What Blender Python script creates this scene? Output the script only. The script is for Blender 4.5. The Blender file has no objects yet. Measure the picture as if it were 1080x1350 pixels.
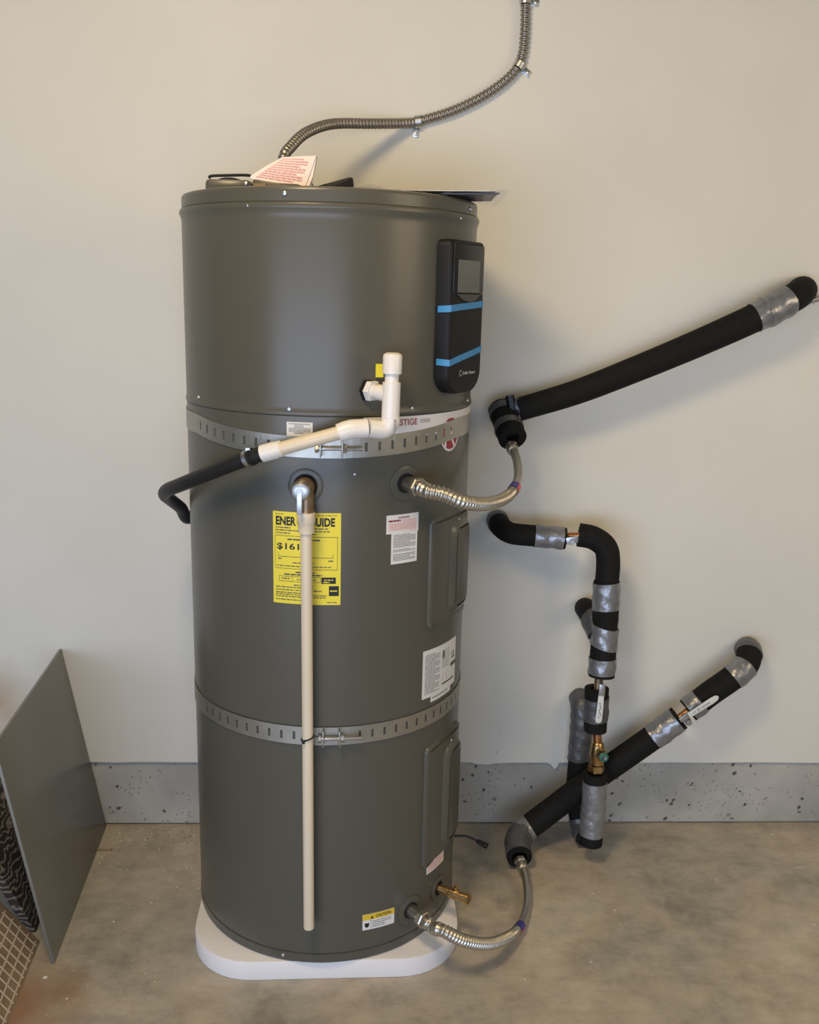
import bpy, bmesh, math, random
from mathutils import Vector, Matrix
random.seed(7)
C = bpy.context.scene.collection
SC = bpy.context.scene
PI = math.pi
# ------------------------------------------------------------------ camera
cam_d = bpy.data.cameras.new('camera'); cam = bpy.data.objects.new('camera', cam_d); C.objects.link(cam)
SC.camera = cam
cam_d.sensor_fit = 'VERTICAL'; cam_d.sensor_height = 24.0
cam_d.lens = 24.0*1237.4/1350.0
cam_d.clip_start = 0.05
yaw, pitch, roll = math.radians(2.8374), math.radians(13.116), math.radians(1.408)
fw = Vector((math.sin(yaw)*math.cos(pitch), math.cos(yaw)*math.cos(pitch), -math.sin(pitch)))
rt = Vector((math.cos(yaw), -math.sin(yaw), 0)); upv = rt.cross(fw)
r2 = rt*math.cos(roll)+upv*math.sin(roll); u2 = -rt*math.sin(roll)+upv*math.cos(roll)
cam.matrix_world = Matrix((( r2.x, u2.x, -fw.x, 0.07786), (r2.y, u2.y, -fw.y, -2.07524), (r2.z, u2.z, -fw.z, 1.46896), (0,0,0,1)))
# ------------------------------------------------------------------ light
w = bpy.data.worlds.new('world'); SC.world = w; w.use_nodes = True
bg = w.node_tree.nodes['Background']; bg.inputs[0].default_value = (0.92, 1.0, 0.85, 1); bg.inputs[1].default_value = 0.07
def area(name, loc, target, size, size_y, power, col):
    l = bpy.data.lights.new(name, 'AREA'); l.shape = 'RECTANGLE'; l.size = size; l.size_y = size_y; l.energy = power; l.color = col
    o = bpy.data.objects.new(name, l); C.objects.link(o); o.location = loc
    o.rotation_euler = (Vector(target)-Vector(loc)).to_track_quat('-Z', 'Y').to_euler()
    return o
area('ceiling_lamp', (-0.40, -1.4, 2.6), (0.0, -0.4, 0.3), 0.45, 0.45, 26.5, (1.0, 0.75, 0.43))
area('far_lamp', (2.4, -1.5, 1.9), (0.6, 0.3, 0.7), 1.2, 1.0, 18, (1.0, 0.79, 0.54))
area('garage_door_daylight', (-1.1, -4.1, 0.85), (-0.5, 0.3, 0.4), 4.2, 1.3, 116, (0.595, 0.72, 1.0))
SC.view_settings.view_transform = 'Standard'; SC.view_settings.look = 'None'
SC.view_settings.gamma = 1.0; SC.view_settings.use_curve_mapping = False
SC.view_settings.exposure = 0.0
# ------------------------------------------------------------------ constants
YW = 0.3195      # plane of the concrete curb; the drywall stands 10 mm proud of it
R = 0.308        # heater radius
PAD = 0.047
ZT = 1.652
# ------------------------------------------------------------------ materials
MATS = {}
def mat(name, col, rough=0.5, metal=0.0, noise=0.0, nscale=20.0, bump=0.0, bscale=60.0, col2=None, coat=0.0, stretch=None, trans=0.0, alpha=1.0, spec=0.5):
    if name in MATS: return MATS[name]
    m = bpy.data.materials.new(name); m.use_nodes = True; nt = m.node_tree
    b = nt.nodes['Principled BSDF']; b.inputs['Roughness'].default_value = rough; b.inputs['Metallic'].default_value = metal
    b.inputs['Base Color'].default_value = (*col, 1)
    b.inputs['Specular IOR Level'].default_value = spec
    if coat: b.inputs['Coat Weight'].default_value = coat; b.inputs['Coat Roughness'].default_value = 0.12
    if trans: b.inputs['Transmission Weight'].default_value = trans
    if alpha < 1: b.inputs['Alpha'].default_value = alpha
    if noise or bump:
        tc = nt.nodes.new('ShaderNodeTexCoord'); mp = nt.nodes.new('ShaderNodeMapping'); nt.links.new(tc.outputs['Object'], mp.inputs[0])
        if stretch: mp.inputs['Scale'].default_value = stretch
    if noise:
        n = nt.nodes.new('ShaderNodeTexNoise'); n.inputs['Scale'].default_value = nscale; n.inputs['Detail'].default_value = 6
        nt.links.new(mp.outputs[0], n.inputs['Vector'])
        rp = nt.nodes.new('ShaderNodeValToRGB'); nt.links.new(n.outputs['Fac'], rp.inputs[0])
        c2 = col2 or tuple(c*(1-noise) for c in col)
        rp.color_ramp.elements[0].color = (*c2, 1); rp.color_ramp.elements[0].position = 0.35
        rp.color_ramp.elements[1].color = (*col, 1); rp.color_ramp.elements[1].position = 0.65
        nt.links.new(rp.outputs[0], b.inputs['Base Color'])
    if bump:
        n2 = nt.nodes.new('ShaderNodeTexNoise'); n2.inputs['Scale'].default_value = bscale; n2.inputs['Detail'].default_value = 4
        nt.links.new(mp.outputs[0], n2.inputs['Vector'])
        bp = nt.nodes.new('ShaderNodeBump'); bp.inputs['Strength'].default_value = bump; bp.inputs['Distance'].default_value = 0.004
        nt.links.new(n2.outputs['Fac'], bp.inputs['Height']); nt.links.new(bp.outputs[0], b.inputs['Normal'])
    MATS[name] = m; return m
PAINT = mat('grey_enamel', (0.092, 0.089, 0.070), 0.30, 0.0, bump=0.03, bscale=14, spec=0.36)
PAINT_SEAM = mat('seam_shadow_gap', (0.03, 0.03, 0.027), 0.6)
BLACKPL = mat('black_plastic', (0.007, 0.007, 0.007), 0.55, bump=0.08, bscale=500, spec=0.3)
BLACKPL2 = mat('black_plastic_smooth', (0.008, 0.008, 0.008), 0.35, spec=0.35)
SCREEN = mat('screen_glass', (0.13, 0.135, 0.122), 0.25)
CHIN = mat('panel_chin_grey', (0.055, 0.057, 0.052), 0.35)
FOAM = mat('black_foam', (0.012, 0.012, 0.011), 0.75, noise=0.25, nscale=60, bump=0.25, bscale=300, spec=0.15)
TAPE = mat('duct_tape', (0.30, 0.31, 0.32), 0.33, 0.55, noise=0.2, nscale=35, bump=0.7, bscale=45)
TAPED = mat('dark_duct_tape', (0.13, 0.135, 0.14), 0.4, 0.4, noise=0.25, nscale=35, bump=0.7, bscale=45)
STEEL = mat('brushed_steel', (0.56, 0.53, 0.46), 0.38, 1.0)
STEELD = mat('dull_steel', (0.40, 0.38, 0.35), 0.38, 1.0)
ZINC = mat('zinc', (0.58, 0.59, 0.59), 0.4, 1.0, noise=0.15, nscale=80)
GALV = mat('galvanised_strap', (0.44, 0.43, 0.38), 0.42, 0.85, noise=0.12, nscale=30)
COND = mat('conduit_steel', (0.36, 0.335, 0.30), 0.4, 0.9, noise=0.15, nscale=60)
BRASS = mat('brass', (0.56, 0.37, 0.17), 0.3, 1.0, noise=0.25, nscale=60)
BRONZE = mat('bronze_body', (0.40, 0.28, 0.17), 0.42, 0.8, noise=0.3, nscale=60)
COPPER = mat('copper', (0.62, 0.30, 0.14), 0.32, 1.0, noise=0.3, nscale=60)
PVC = mat('white_pvc', (0.80, 0.77, 0.71), 0.32)
CPVC = mat('beige_cpvc', (0.74, 0.64, 0.47), 0.36, noise=0.08, nscale=12, stretch=(1,1,0.2))
RUBBER = mat('black_rubber', (0.014, 0.014, 0.014), 0.5, bump=0.05, bscale=200, spec=0.35)
WHITE = mat('white_paper', (0.72, 0.71, 0.68), 0.55)
WHITEB = mat('white_band_vinyl', (0.70, 0.68, 0.66), 0.4)
YELLOW = mat('yellow_paper', (0.78, 0.66, 0.035), 0.5)
YELLOW2 = mat('yellow_caution', (0.72, 0.50, 0.04), 0.5)
INK = mat('black_ink', (0.012, 0.012, 0.010), 0.6)
INKG = mat('grey_ink', (0.22, 0.22, 0.21), 0.6)
INKS = mat('soft_black_ink', (0.10, 0.10, 0.06), 0.6)
RED = mat('maroon_ink', (0.28, 0.020, 0.035), 0.5)
REDP = mat('pink_ink', (0.75, 0.36, 0.30), 0.6)
PAPERP = mat('pinkish_paper', (0.84, 0.68, 0.60), 0.6)
BLUE = mat('blue_tape', (0.045, 0.25, 0.52), 0.45)
REDT = mat('red_tag', (0.65, 0.06, 0.06), 0.4)
BLUET = mat('blue_tag', (0.05, 0.04, 0.28), 0.4)
GREEN = mat('green_plastic', (0.02, 0.14, 0.10), 0.35)
LEVER = mat('white_vinyl_lever', (0.66, 0.68, 0.63), 0.4)
FOAMPAD = mat('white_polystyrene', (0.80, 0.78, 0.75), 0.8, bump=0.25, bscale=220)
DARKTILE = mat('charcoal_tile', (0.185, 0.185, 0.165), 0.28, bump=0.02, bscale=90)
EDGE = mat('charcoal_tile_edge', (0.20, 0.19, 0.165), 0.6)
PLASTIC = mat('clear_bag', (0.85, 0.86, 0.9), 0.12, alpha=0.16)
PURPLE = mat('violet_booklet', (0.11, 0.095, 0.11), 0.45)
CARD = mat('brown_card', (0.30, 0.22, 0.13), 0.7)
HOLE = mat('port_foam_black', (0.006, 0.006, 0.006), 0.9)

def nodes(name):
    m = bpy.data.materials.new(name); m.use_nodes = True; MATS[name] = m
    nt = m.node_tree; return m, nt, nt.nodes['Principled BSDF']
def nz(nt, vec, scale, detail=6, rough=0.55):
    n = nt.nodes.new('ShaderNodeTexNoise'); n.inputs['Scale'].default_value = scale; n.inputs['Detail'].default_value = detail; n.inputs['Roughness'].default_value = rough
    nt.links.new(vec, n.inputs['Vector']); return n.outputs['Fac']
def ramp(nt, fac, stops):
    r = nt.nodes.new('ShaderNodeValToRGB'); nt.links.new(fac, r.inputs[0]); e = r.color_ramp.elements
    while len(e) < len(stops): e.new(0.5)
    for k, (p, c) in enumerate(stops): e[k].position = p; e[k].color = (*c, 1)
    return r.outputs[0]
def mix(nt, fac, a, b, mode='MIX'):
    m = nt.nodes.new('ShaderNodeMix'); m.data_type = 'RGBA'; m.blend_type = mode
    for sock, v in ((m.inputs['Factor'], fac), (m.inputs['A'], a), (m.inputs['B'], b)):
        pass
    ins = [i for i in m.inputs if i.enabled]
    f_, a_, b_ = ins[0], ins[1], ins[2]
    for sock, v in ((f_, fac), (a_, a), (b_, b)):
        if isinstance(v, (int, float)): sock.default_value = v
        elif isinstance(v, tuple): sock.default_value = (*v, 1)
        else: nt.links.new(v, sock)
    return [o for o in m.outputs if o.enabled][0]
def pos(nt, scale=None):
    g = nt.nodes.new('ShaderNodeNewGeometry')
    if not scale: return g.outputs['Position']
    mp = nt.nodes.new('ShaderNodeMapping'); mp.inputs['Scale'].default_value = scale; nt.links.new(g.outputs['Position'], mp.inputs[0]); return mp.outputs[0]
def blob(nt, centre, rad, soft=0.6, noise_amt=0.5, nscale=6.0):
    """0..1 mask, 1 inside a rough blotch of radius rad around a point of the wall or floor"""
    p = pos(nt); d = nt.nodes.new('ShaderNodeVectorMath'); d.operation = 'DISTANCE'; nt.links.new(p, d.inputs[0]); d.inputs[1].default_value = centre
    n = nz(nt, p, nscale, 5)
    a = nt.nodes.new('ShaderNodeMath'); a.operation = 'MULTIPLY_ADD'; nt.links.new(n, a.inputs[0]); a.inputs[1].default_value = noise_amt*rad*2; nt.links.new(d.outputs['Value'], a.inputs[2])
    mr = nt.nodes.new('ShaderNodeMapRange'); nt.links.new(a.outputs[0], mr.inputs[0])
    mr.inputs[1].default_value = rad*(1+noise_amt); mr.inputs[2].default_value = rad*(1+noise_amt)*(1-soft); mr.inputs[3].default_value = 0; mr.inputs[4].default_value = 1
    return mr.outputs[0]
def bumpnode(nt, b, h, strength=0.3, dist=0.003):
    bp = nt.nodes.new('ShaderNodeBump'); bp.inputs['Strength'].default_value = strength; bp.inputs['Distance'].default_value = dist
    nt.links.new(h, bp.inputs['Height']); nt.links.new(bp.outputs[0], b.inputs['Normal'])
# drywall: off-white paint, roller texture, scuffs, a bare tan patch of compound low on the left
WALL, nt, b = nodes('drywall_paint')
col = ramp(nt, nz(nt, pos(nt), 2.5), [(0.35, (0.66, 0.645, 0.565)), (0.65, (0.695, 0.68, 0.60))])
col = mix(nt, blob(nt, (-0.9207, 0.3095, 0.3744), 0.15, 0.6, 0.4, 9), col, (0.47, 0.37, 0.25))
spk = ramp(nt, nz(nt, pos(nt), 38, 3), [(0.735, (0,0,0)), (0.76, (1,1,1))])
low = nt.nodes.new('ShaderNodeSeparateXYZ'); nt.links.new(pos(nt), low.inputs[0])
mr = nt.nodes.new('ShaderNodeMapRange'); nt.links.new(low.outputs[2], mr.inputs[0]); mr.inputs[1].default_value = 0.75; mr.inputs[2].default_value = 0.2
mu = nt.nodes.new('ShaderNodeMath'); mu.operation = 'MULTIPLY'; nt.links.new(mr.outputs[0], mu.inputs[0]); nt.links.new(spk, mu.inputs[1])
mu2 = nt.nodes.new('ShaderNodeMath'); mu2.operation = 'MULTIPLY'; nt.links.new(mu.outputs[0], mu2.inputs[0]); mu2.inputs[1].default_value = 0.45
col = mix(nt, mu2.outputs[0], col, (0.32, 0.30, 0.29))
sc = ramp(nt, nz(nt, pos(nt, (6, 6, 22)), 3.0, 8, 0.7), [(0.70, (0,0,0)), (0.78, (1,1,1))])
ms = nt.nodes.new('ShaderNodeMath'); ms.operation = 'MULTIPLY'; nt.links.new(sc, ms.inputs[0]); nt.links.new(blob(nt, (0.1017, 0.3095, 1.8226), 0.16, 0.8, 0.6, 20), ms.inputs[1])
col = mix(nt, ms.outputs[0], col, (0.42, 0.39, 0.36))
nt.links.new(col, b.inputs['Base Color']); b.inputs['Roughness'].default_value = 0.72
bumpnode(nt, b, nz(nt, pos(nt), 160, 4), 0.12, 0.002)
PAPER_TORN = mat('torn_wall_paper', (0.66, 0.645, 0.62), 0.8, bump=0.2, bscale=120)
# concrete curb with bug holes
CURB, nt, b = nodes('curb_concrete')
col = ramp(nt, nz(nt, pos(nt), 5), [(0.3, (0.31, 0.305, 0.27)), (0.7, (0.46, 0.45, 0.40))])
col = mix(nt, ramp(nt, nz(nt, pos(nt, (1, 1, 6)), 3, 6), [(0.62, (0,0,0)), (0.75, (0.6,0.6,0.6))]), col, (0.33, 0.31, 0.27))
vo = nt.nodes.new('ShaderNodeTexVoronoi'); vo.inputs['Scale'].default_value = 34; vo.inputs['Randomness'].default_value = 1
nt.links.new(mix(nt, 0.035, pos(nt), nz(nt, pos(nt), 30)), vo.inputs['Vector'])
hole = ramp(nt, vo.outputs['Distance'], [(0.12, (1,1,1)), (0.19, (0,0,0))])
gate = ramp(nt, nz(nt, pos(nt), 9, 2), [(0.47, (0,0,0)), (0.55, (1,1,1))])
hm = mix(nt, 1.0, hole, gate, 'MULTIPLY')
vo2 = nt.nodes.new('ShaderNodeTexVoronoi'); vo2.inputs['Scale'].default_value = 85; nt.links.new(pos(nt), vo2.inputs['Vector'])
h2 = mix(nt, 1.0, ramp(nt, vo2.outputs['Distance'], [(0.14, (1,1,1)), (0.24, (0,0,0))]), ramp(nt, nz(nt, pos(nt), 14, 3), [(0.50, (0,0,0)), (0.58, (1,1,1))]), 'MULTIPLY')
col = mix(nt, h2, col, (0.16, 0.145, 0.125))
col = mix(nt, hm, col, (0.085, 0.075, 0.065))
rust = ramp(nt, nz(nt, pos(nt, (14, 14, 14)), 1.6, 9, 0.75), [(0.60, (0,0,0)), (0.66, (1,1,1))])
rm = mix(nt, 1.0, rust, blob(nt, (0.4619, 0.3195, 0.1327), 0.05, 0.5), 'MULTIPLY')
col = mix(nt, rm, col, (0.13, 0.11, 0.085))
nt.links.new(col, b.inputs['Base Color']); b.inputs['Roughness'].default_value = 0.85
inv = nt.nodes.new('ShaderNodeInvert'); nt.links.new(hm, inv.inputs['Color'])
bumpnode(nt, b, inv.outputs[0], 0.6, 0.006)
# floor slab
FLOOR, nt, b = nodes('floor_concrete')
n1 = nz(nt, pos(nt), 2.6, 8, 0.62); n2 = nz(nt, pos(nt), 5.5, 8, 0.65); n3 = nz(nt, pos(nt), 26, 6, 0.7)
col = ramp(nt, n1, [(0.36, (0.24, 0.245, 0.205)), (0.46, (0.41, 0.40, 0.33)), (0.54, (0.56, 0.475, 0.36)), (0.64, (0.70, 0.645, 0.51))])
col = mix(nt, ramp(nt, n2, [(0.42, (0,0,0)), (0.66, (0.55,0.55,0.55))]), col, (0.50, 0.465, 0.41))
col = mix(nt, ramp(nt, n2, [(0.30, (0.6,0.6,0.6)), (0.44, (0,0,0))]), col, (0.20, 0.182, 0.15))
n4 = nz(nt, pos(nt, (1, 1.6, 1)), 11, 9, 0.72)
col = mix(nt, 0.35, col, ramp(nt, n4, [(0.36, (0.15, 0.138, 0.112)), (0.5, (0.40, 0.355, 0.285)), (0.64, (0.60, 0.555, 0.475))]))
col = mix(nt, 0.25, col, ramp(nt, n3, [(0.3, (0.12, 0.11, 0.095)), (0.7, (0.45, 0.41, 0.36))]))
col = mix(nt, blob(nt, (-0.6259, -0.3755, 0.0000), 0.16, 0.5, 0.6, 9), col, (0.30, 0.175, 0.105))
pale = ramp(nt, nz(nt, pos(nt, (3, 14, 1)), 2.2, 8, 0.7), [(0.63, (0,0,0)), (0.70, (0.55,0.55,0.55))])
col = mix(nt, mix(nt, 1.0, pale, blob(nt, (1.2078, 0.1150, 0.0000), 0.14, 0.5, 0.4, 8), 'MULTIPLY'), col, (0.68, 0.64, 0.58))
nt.links.new(col, b.inputs['Base Color'])
nt.links.new(ramp(nt, n2, [(0.3, (0.45,)*3), (0.7, (0.72,)*3)]), b.inputs['Roughness'])
bumpnode(nt, b, n3, 0.12, 0.003)
# veined dark stone
STONE, nt, b = nodes('veined_brown_stone')
wv = nt.nodes.new('ShaderNodeTexWave'); wv.inputs['Scale'].default_value = 20; wv.inputs['Distortion'].default_value = 12; wv.inputs['Detail'].default_value = 3; wv.inputs['Detail Scale'].default_value = 1.2
wv.bands_direction = 'Z'; nt.links.new(pos(nt), wv.inputs['Vector'])
nt.links.new(ramp(nt, wv.outputs['Fac'], [(0.45, (0.035, 0.028, 0.022)), (0.85, (0.12, 0.10, 0.08)), (0.98, (0.30, 0.26, 0.22))]), b.inputs['Base Color']); b.inputs['Roughness'].default_value = 0.6
TAN = mat('tan_tile_back', (0.30, 0.225, 0.16), 0.8, noise=0.25, nscale=18, bump=0.2, bscale=120)
RIB = mat('pale_grid_rib', (0.62, 0.55, 0.45), 0.8)
# ------------------------------------------------------------------ mesh helpers
WL = {}
def V(*a): return Vector(a)
def frame(d):
    d = Vector(d).normalized(); a = Vector((0,0,1)) if abs(d.z) < 0.9 else Vector((0,1,0))
    x = a.cross(d).normalized(); y = d.cross(x); return x, y, d
def cp(phi, rad, z):
    a = math.radians(phi); return Vector((rad*math.sin(a), -rad*math.cos(a), z))
def rad_dir(phi): return cp(phi, 1, 0)
def tan_dir(phi): a = math.radians(phi); return Vector((math.cos(a), math.sin(a), 0))
class MB:
    def __init__(s): s.v = []; s.f = []
    def quadgrid(s, pts, closed_u=False, closed_v=False):
        """pts[i][j] grid"""
        o = len(s.v); n = len(pts); m = len(pts[0])
        for row in pts: s.v.extend(row)
        for i in range(n if closed_u else n-1):
            for j in range(m if closed_v else m-1):
                a = o+i*m+j; b_ = o+i*m+(j+1) % m; c = o+((i+1) % n)*m+(j+1) % m; d = o+((i+1) % n)*m+j
                s.f.append((a, b_, c, d))
        return s
    def lathe(s, prof, org=(0,0,0), axis=(0,0,1), seg=24, cap0=True, cap1=True):
        """prof = [(radius, distance along the axis)]"""
        x, y, d = frame(axis); org = Vector(org); rows = []
        for r_, h in prof:
            rows.append([org+d*h+(x*math.cos(2*PI*k/seg)+y*math.sin(2*PI*k/seg))*r_ for k in range(seg)])
        o = len(s.v); s.quadgrid(rows, False, True)
        if cap0: s.f.append(tuple(o+k for k in range(seg))[::-1])
        if cap1: q = o+(len(prof)-1)*seg; s.f.append(tuple(q+k for k in range(seg)))
        return s
    def hexnut(s, org, axis, r_, h, hole=None):
        return s.lathe([(r_*0.9, 0), (r_, h*0.12), (r_, h*0.88), (r_*0.9, h)], org, axis, 6)
    def tube(s, path, radii, seg=14, cap=True, hollow=None):
        """path: dense list of points; radii: float or list. hollow=(r, depth) sinks a hole into the last end"""
        n = len(path); path = [Vector(p) for p in path]
        if not isinstance(radii, (list, tuple)): radii = [radii]*n
        T = []
        for i in range(n):
            a = path[max(i-1, 0)]; b_ = path[min(i+1, n-1)]; T.append((b_-a).normalized())
        x, y, d = frame(T[0]); rows = []
        for i in range(n):
            x = (x-T[i]*x.dot(T[i])).normalized(); y = T[i].cross(x)
            rows.append([path[i]+(x*math.cos(2*PI*k/seg)+y*math.sin(2*PI*k/seg))*radii[i] for k in range(seg)])
        if hollow:
            hr, hd = hollow
            rows.append([path[-1]+(p-path[-1])*(hr/radii[-1]) for p in rows[-1]])
            rows.append([p-T[-1]*hd for p in rows[-1]])
        o = len(s.v); s.quadgrid(rows, False, True)
        if cap:
            s.f.append(tuple(o+k for k in range(seg))[::-1]); q = o+(len(rows)-1)*seg; s.f.append(tuple(q+k for k in range(seg)))
        return s
    def box(s, c, half, X=(1,0,0), Y=(0,1,0), Z=(0,0,1)):
        c = Vector(c); X, Y, Z = Vector(X), Vector(Y), Vector(Z); o = len(s.v)
        for i in (-1, 1):
            for j in (-1, 1):
                for k in (-1, 1): s.v.append(c+X*half[0]*i+Y*half[1]*j+Z*half[2]*k)
        for q in ((0,1,3,2), (4,6,7,5), (0,4,5,1), (2,3,7,6), (0,2,6,4), (1,5,7,3)): s.f.append(tuple(o+a for a in q))
        return s
    def prism(s, outline, nrm):
        """outline: list of 3D points (a flat or bent polygon); nrm: extrusion vector (or list of vectors)"""
        o = len(s.v); n = len(outline); nv = nrm if isinstance(nrm, list) else [Vector(nrm)]*n
        s.v.extend(Vector(p) for p in outline); s.v.extend(Vector(p)+Vector(q) for p, q in zip(outline, nv))
        s.f.append(tuple(range(o, o+n))[::-1]); s.f.append(tuple(range(o+n, o+2*n)))
        for k in range(n): s.f.append((o+k, o+(k+1) % n, o+n+(k+1) % n, o+n+k))
        return s
    def cylpatch(s, p0, p1, z0, z1, rad, th, n=None, m=1):
        """solid curved plate wrapped on a vertical cylinder"""
        n = n or max(2, int(abs(p1-p0)/3)+1)
        out = []; inn = []
        for i in range(n+1):
            ph = p0+(p1-p0)*i/n
            out.append([cp(ph, rad+th, z0+(z1-z0)*j/m) for j in range(m+1)]); inn.append([cp(ph, rad, z0+(z1-z0)*j/m) for j in range(m+1)])
        rows = [o_+i_[::-1] for o_, i_ in zip(out, inn)]
        o = len(s.v); L = len(rows[0]); s.quadgrid(rows, False, True)
        s.f.append(tuple(o+k for k in range(L))[::-1]); s.f.append(tuple(o+n*L+k for k in range(L)))
        return s
    def build(s, name, m, parent=None, angle=35, bevel=0.0, bseg=2, origin=None):
        me = bpy.data.meshes.new(name)
        lo = Vector([min(p[k] for p in s.v) for k in range(3)]); hi = Vector([max(p[k] for p in s.v) for k in range(3)])
        c = Vector(origin) if origin is not None else (lo+hi)/2
        me.from_pydata([tuple(Vector(p)-c) for p in s.v], [], s.f); me.validate(); 
        bm = bmesh.new(); bm.from_mesh(me)
        if bevel:
            bmesh.ops.remove_doubles(bm, verts=bm.verts, dist=1e-6)
            es = [e for e in bm.edges if len(e.link_faces) == 2 and e.calc_face_angle(0) > math.radians(40)]
            bmesh.ops.bevel(bm, geom=es, offset=bevel, segments=bseg, affect='EDGES', profile=0.5)
        bmesh.ops.recalc_face_normals(bm, faces=bm.faces); bm.to_mesh(me); bm.free()
        for p in me.polygons: p.use_smooth = True
        me.set_sharp_from_angle(angle=math.radians(angle))
        me.materials.append(m)
        o = bpy.data.objects.new(name, me); C.objects.link(o)
        if parent is not None: o.parent = parent; o.location = c-WL[parent.name]
        else: o.location = c
        WL[o.name] = c
        return o
def tag(o, label=None, cat=None, group=None, kind=None):
    if label: o['label'] = label
    if cat: o['category'] = cat
    if group: o['group'] = group
    if kind: o['kind'] = kind
    return o
def empty(name, loc, label, cat, group=None):
    o = bpy.data.objects.new(name, None); C.objects.link(o); o.location = loc; o.empty_display_size = 0.05
    WL[o.name] = Vector(loc); return tag(o, label, cat, group)
def spline(pts, n=12):
    """Catmull-Rom, then resampled evenly; returns dense points"""
    P_ = [Vector(p) for p in pts]; P_ = [P_[0]*2-P_[1]]+P_+[P_[-1]*2-P_[-2]]; out = []
    for i in range(1, len(P_)-2):
        a, b_, c, d = P_[i-1:i+3]
        for k in range(n):
            t = k/n
            out.append(0.5*((2*b_)+(c-a)*t+(2*a-5*b_+4*c-d)*t*t+(3*b_-a-3*c+d)*t**3))
    out.append(P_[-2]); return out
def resample(path, step):
    L = [0]
    for a, b_ in zip(path, path[1:]): L.append(L[-1]+(b_-a).length)
    tot = L[-1]; n = max(2, int(round(tot/step))); out = []; j = 0
    for i in range(n+1):
        s_ = tot*i/n
        while j < len(L)-2 and L[j+1] < s_: j += 1
        t = (s_-L[j])/max(1e-9, L[j+1]-L[j]); out.append(path[j].lerp(path[j+1], min(1, max(0, t))))
    return out
def cut(path, t0, t1):
    n = len(path)-1
    def at(t): x = t*n; i = min(n-1, int(x)); return path[i].lerp(path[i+1], x-i)
    i0, i1 = int(math.ceil(t0*n+1e-6)), int(math.floor(t1*n-1e-6))
    return [at(t0)]+path[i0:i1+1]+[at(t1)]
def screw(at, d, parent, r_=0.0042, m=None):
    return MB().lathe([(r_, 0), (r_, r_*0.25), (r_*0.8, r_*0.6), (r_*0.4, r_*0.75)], Vector(at)-Vector(d)*0.001, d, 10).build('screw', m or ZINC, parent)
def text_faces(s, size=1.0, offset=0.0, spacing=1.0):
    cu = bpy.data.curves.new('txt', 'FONT'); cu.body = s; cu.size = size; cu.offset = offset; cu.space_character = spacing; cu.resolution_u = 3
    ob = bpy.data.objects.new('txt', cu); me = bpy.data.meshes.new_from_object(ob)
    v = [Vector(p.co) for p in me.vertices]; f = [tuple(p.vertices) for p in me.polygons]
    bpy.data.objects.remove(ob); bpy.data.curves.remove(cu); bpy.data.meshes.remove(me)
    return v, f
class Print:
    """flat print laid on a curved or flat sticker: mapper(u, v) -> point, u right and v down in label fractions"""
    def __init__(s, mapper): s.m = mapper; s.mb = MB()
    def text(s, t, u0, u1, v0, v1, offset=0.0):
        vs, fs = text_faces(t, 1.0, offset)
        x0 = min(p.x for p in vs); x1 = max(p.x for p in vs); y0 = min(p.y for p in vs); y1 = max(p.y for p in vs)
        o = len(s.mb.v)
        for p in vs: s.mb.v.append(s.m(u0+(u1-u0)*(p.x-x0)/(x1-x0), v1+(v0-v1)*(p.y-y0)/(y1-y0)))
        s.mb.f.extend(tuple(o+a for a in f) for f in fs); return s
    def rect(s, u0, u1, v0, v1):
        n = max(1, int((u1-u0)*12)); o = len(s.mb.v)
        for i in range(n+1):
            u = u0+(u1-u0)*i/n; s.mb.v.append(s.m(u, v0)); s.mb.v.append(s.m(u, v1))
        for i in range(n): s.mb.f.append((o+2*i, o+2*i+1, o+2*i+3, o+2*i+2))
        return s
    def box(s, u0, u1, v0, v1, w=0.006, h=0.005):
        s.rect(u0, u1, v0, v0+h); s.rect(u0, u1, v1-h, v1); s.rect(u0, u0+w, v0, v1); s.rect(u1-w, u1, v0, v1); return s
    def words(s, u0, u1, v, h, wmin=0.02, wmax=0.08, gap=0.012):
        u = u0
        while u < u1:
            e = min(u1, u+random.uniform(wmin, wmax)); s.rect(u, e, v, v+h); u = e+gap
        return s
    def build(s, name, m, parent): return s.mb.build(name, m, parent)
def cylmap(p0, p1, z0, z1, rad, skew=0.0):
    """label corner mapping on the heater: z0 top, z1 bottom"""
    return lambda u, v: cp(p0+(p1-p0)*u, rad, z0+(z1-z0)*v+skew*u)
def sticker(name, parent, p0, p1, z0, z1, m, label=None, rad=R, th=0.0006, skew=0.0):
    mp_o = cylmap(p0, p1, z0, z1, rad+th, skew); mp_i = cylmap(p0, p1, z0, z1, rad-0.002, skew)
    n = max(3, int(abs(p1-p0)/2)); mb = MB()
    rows = [[mp_o(i/n, 0), mp_o(i/n, 1), mp_i(i/n, 1), mp_i(i/n, 0)] for i in range(n+1)]
    mb.quadgrid(rows, False, True); mb.f.append((0,1,2,3)); k = 4*n; mb.f.append((k+3,k+2,k+1,k))
    o = mb.build(name, m, parent); tag(o, label)
    return o, Print(cylmap(p0, p1, z0, z1, rad+th+0.0003, skew))

# ================================================================== THE SETTING
mb = MB(); mb.box((0.2, -1.6, -0.05), (3.2, 2.1, 0.05)); tag(mb.build('floor', FLOOR), 'stained brown grey concrete garage floor', kind='structure')
mb = MB(); mb.box((0.2, YW+0.09, 0.1005), (3.2, 0.09, 0.0955)); mb.box((0.2, YW+0.095, 0.003), (3.2, 0.085, 0.003)); tag(mb.build('baseboard_back', CURB), 'pitted raw concrete foundation curb below the drywall', kind='structure')
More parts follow.
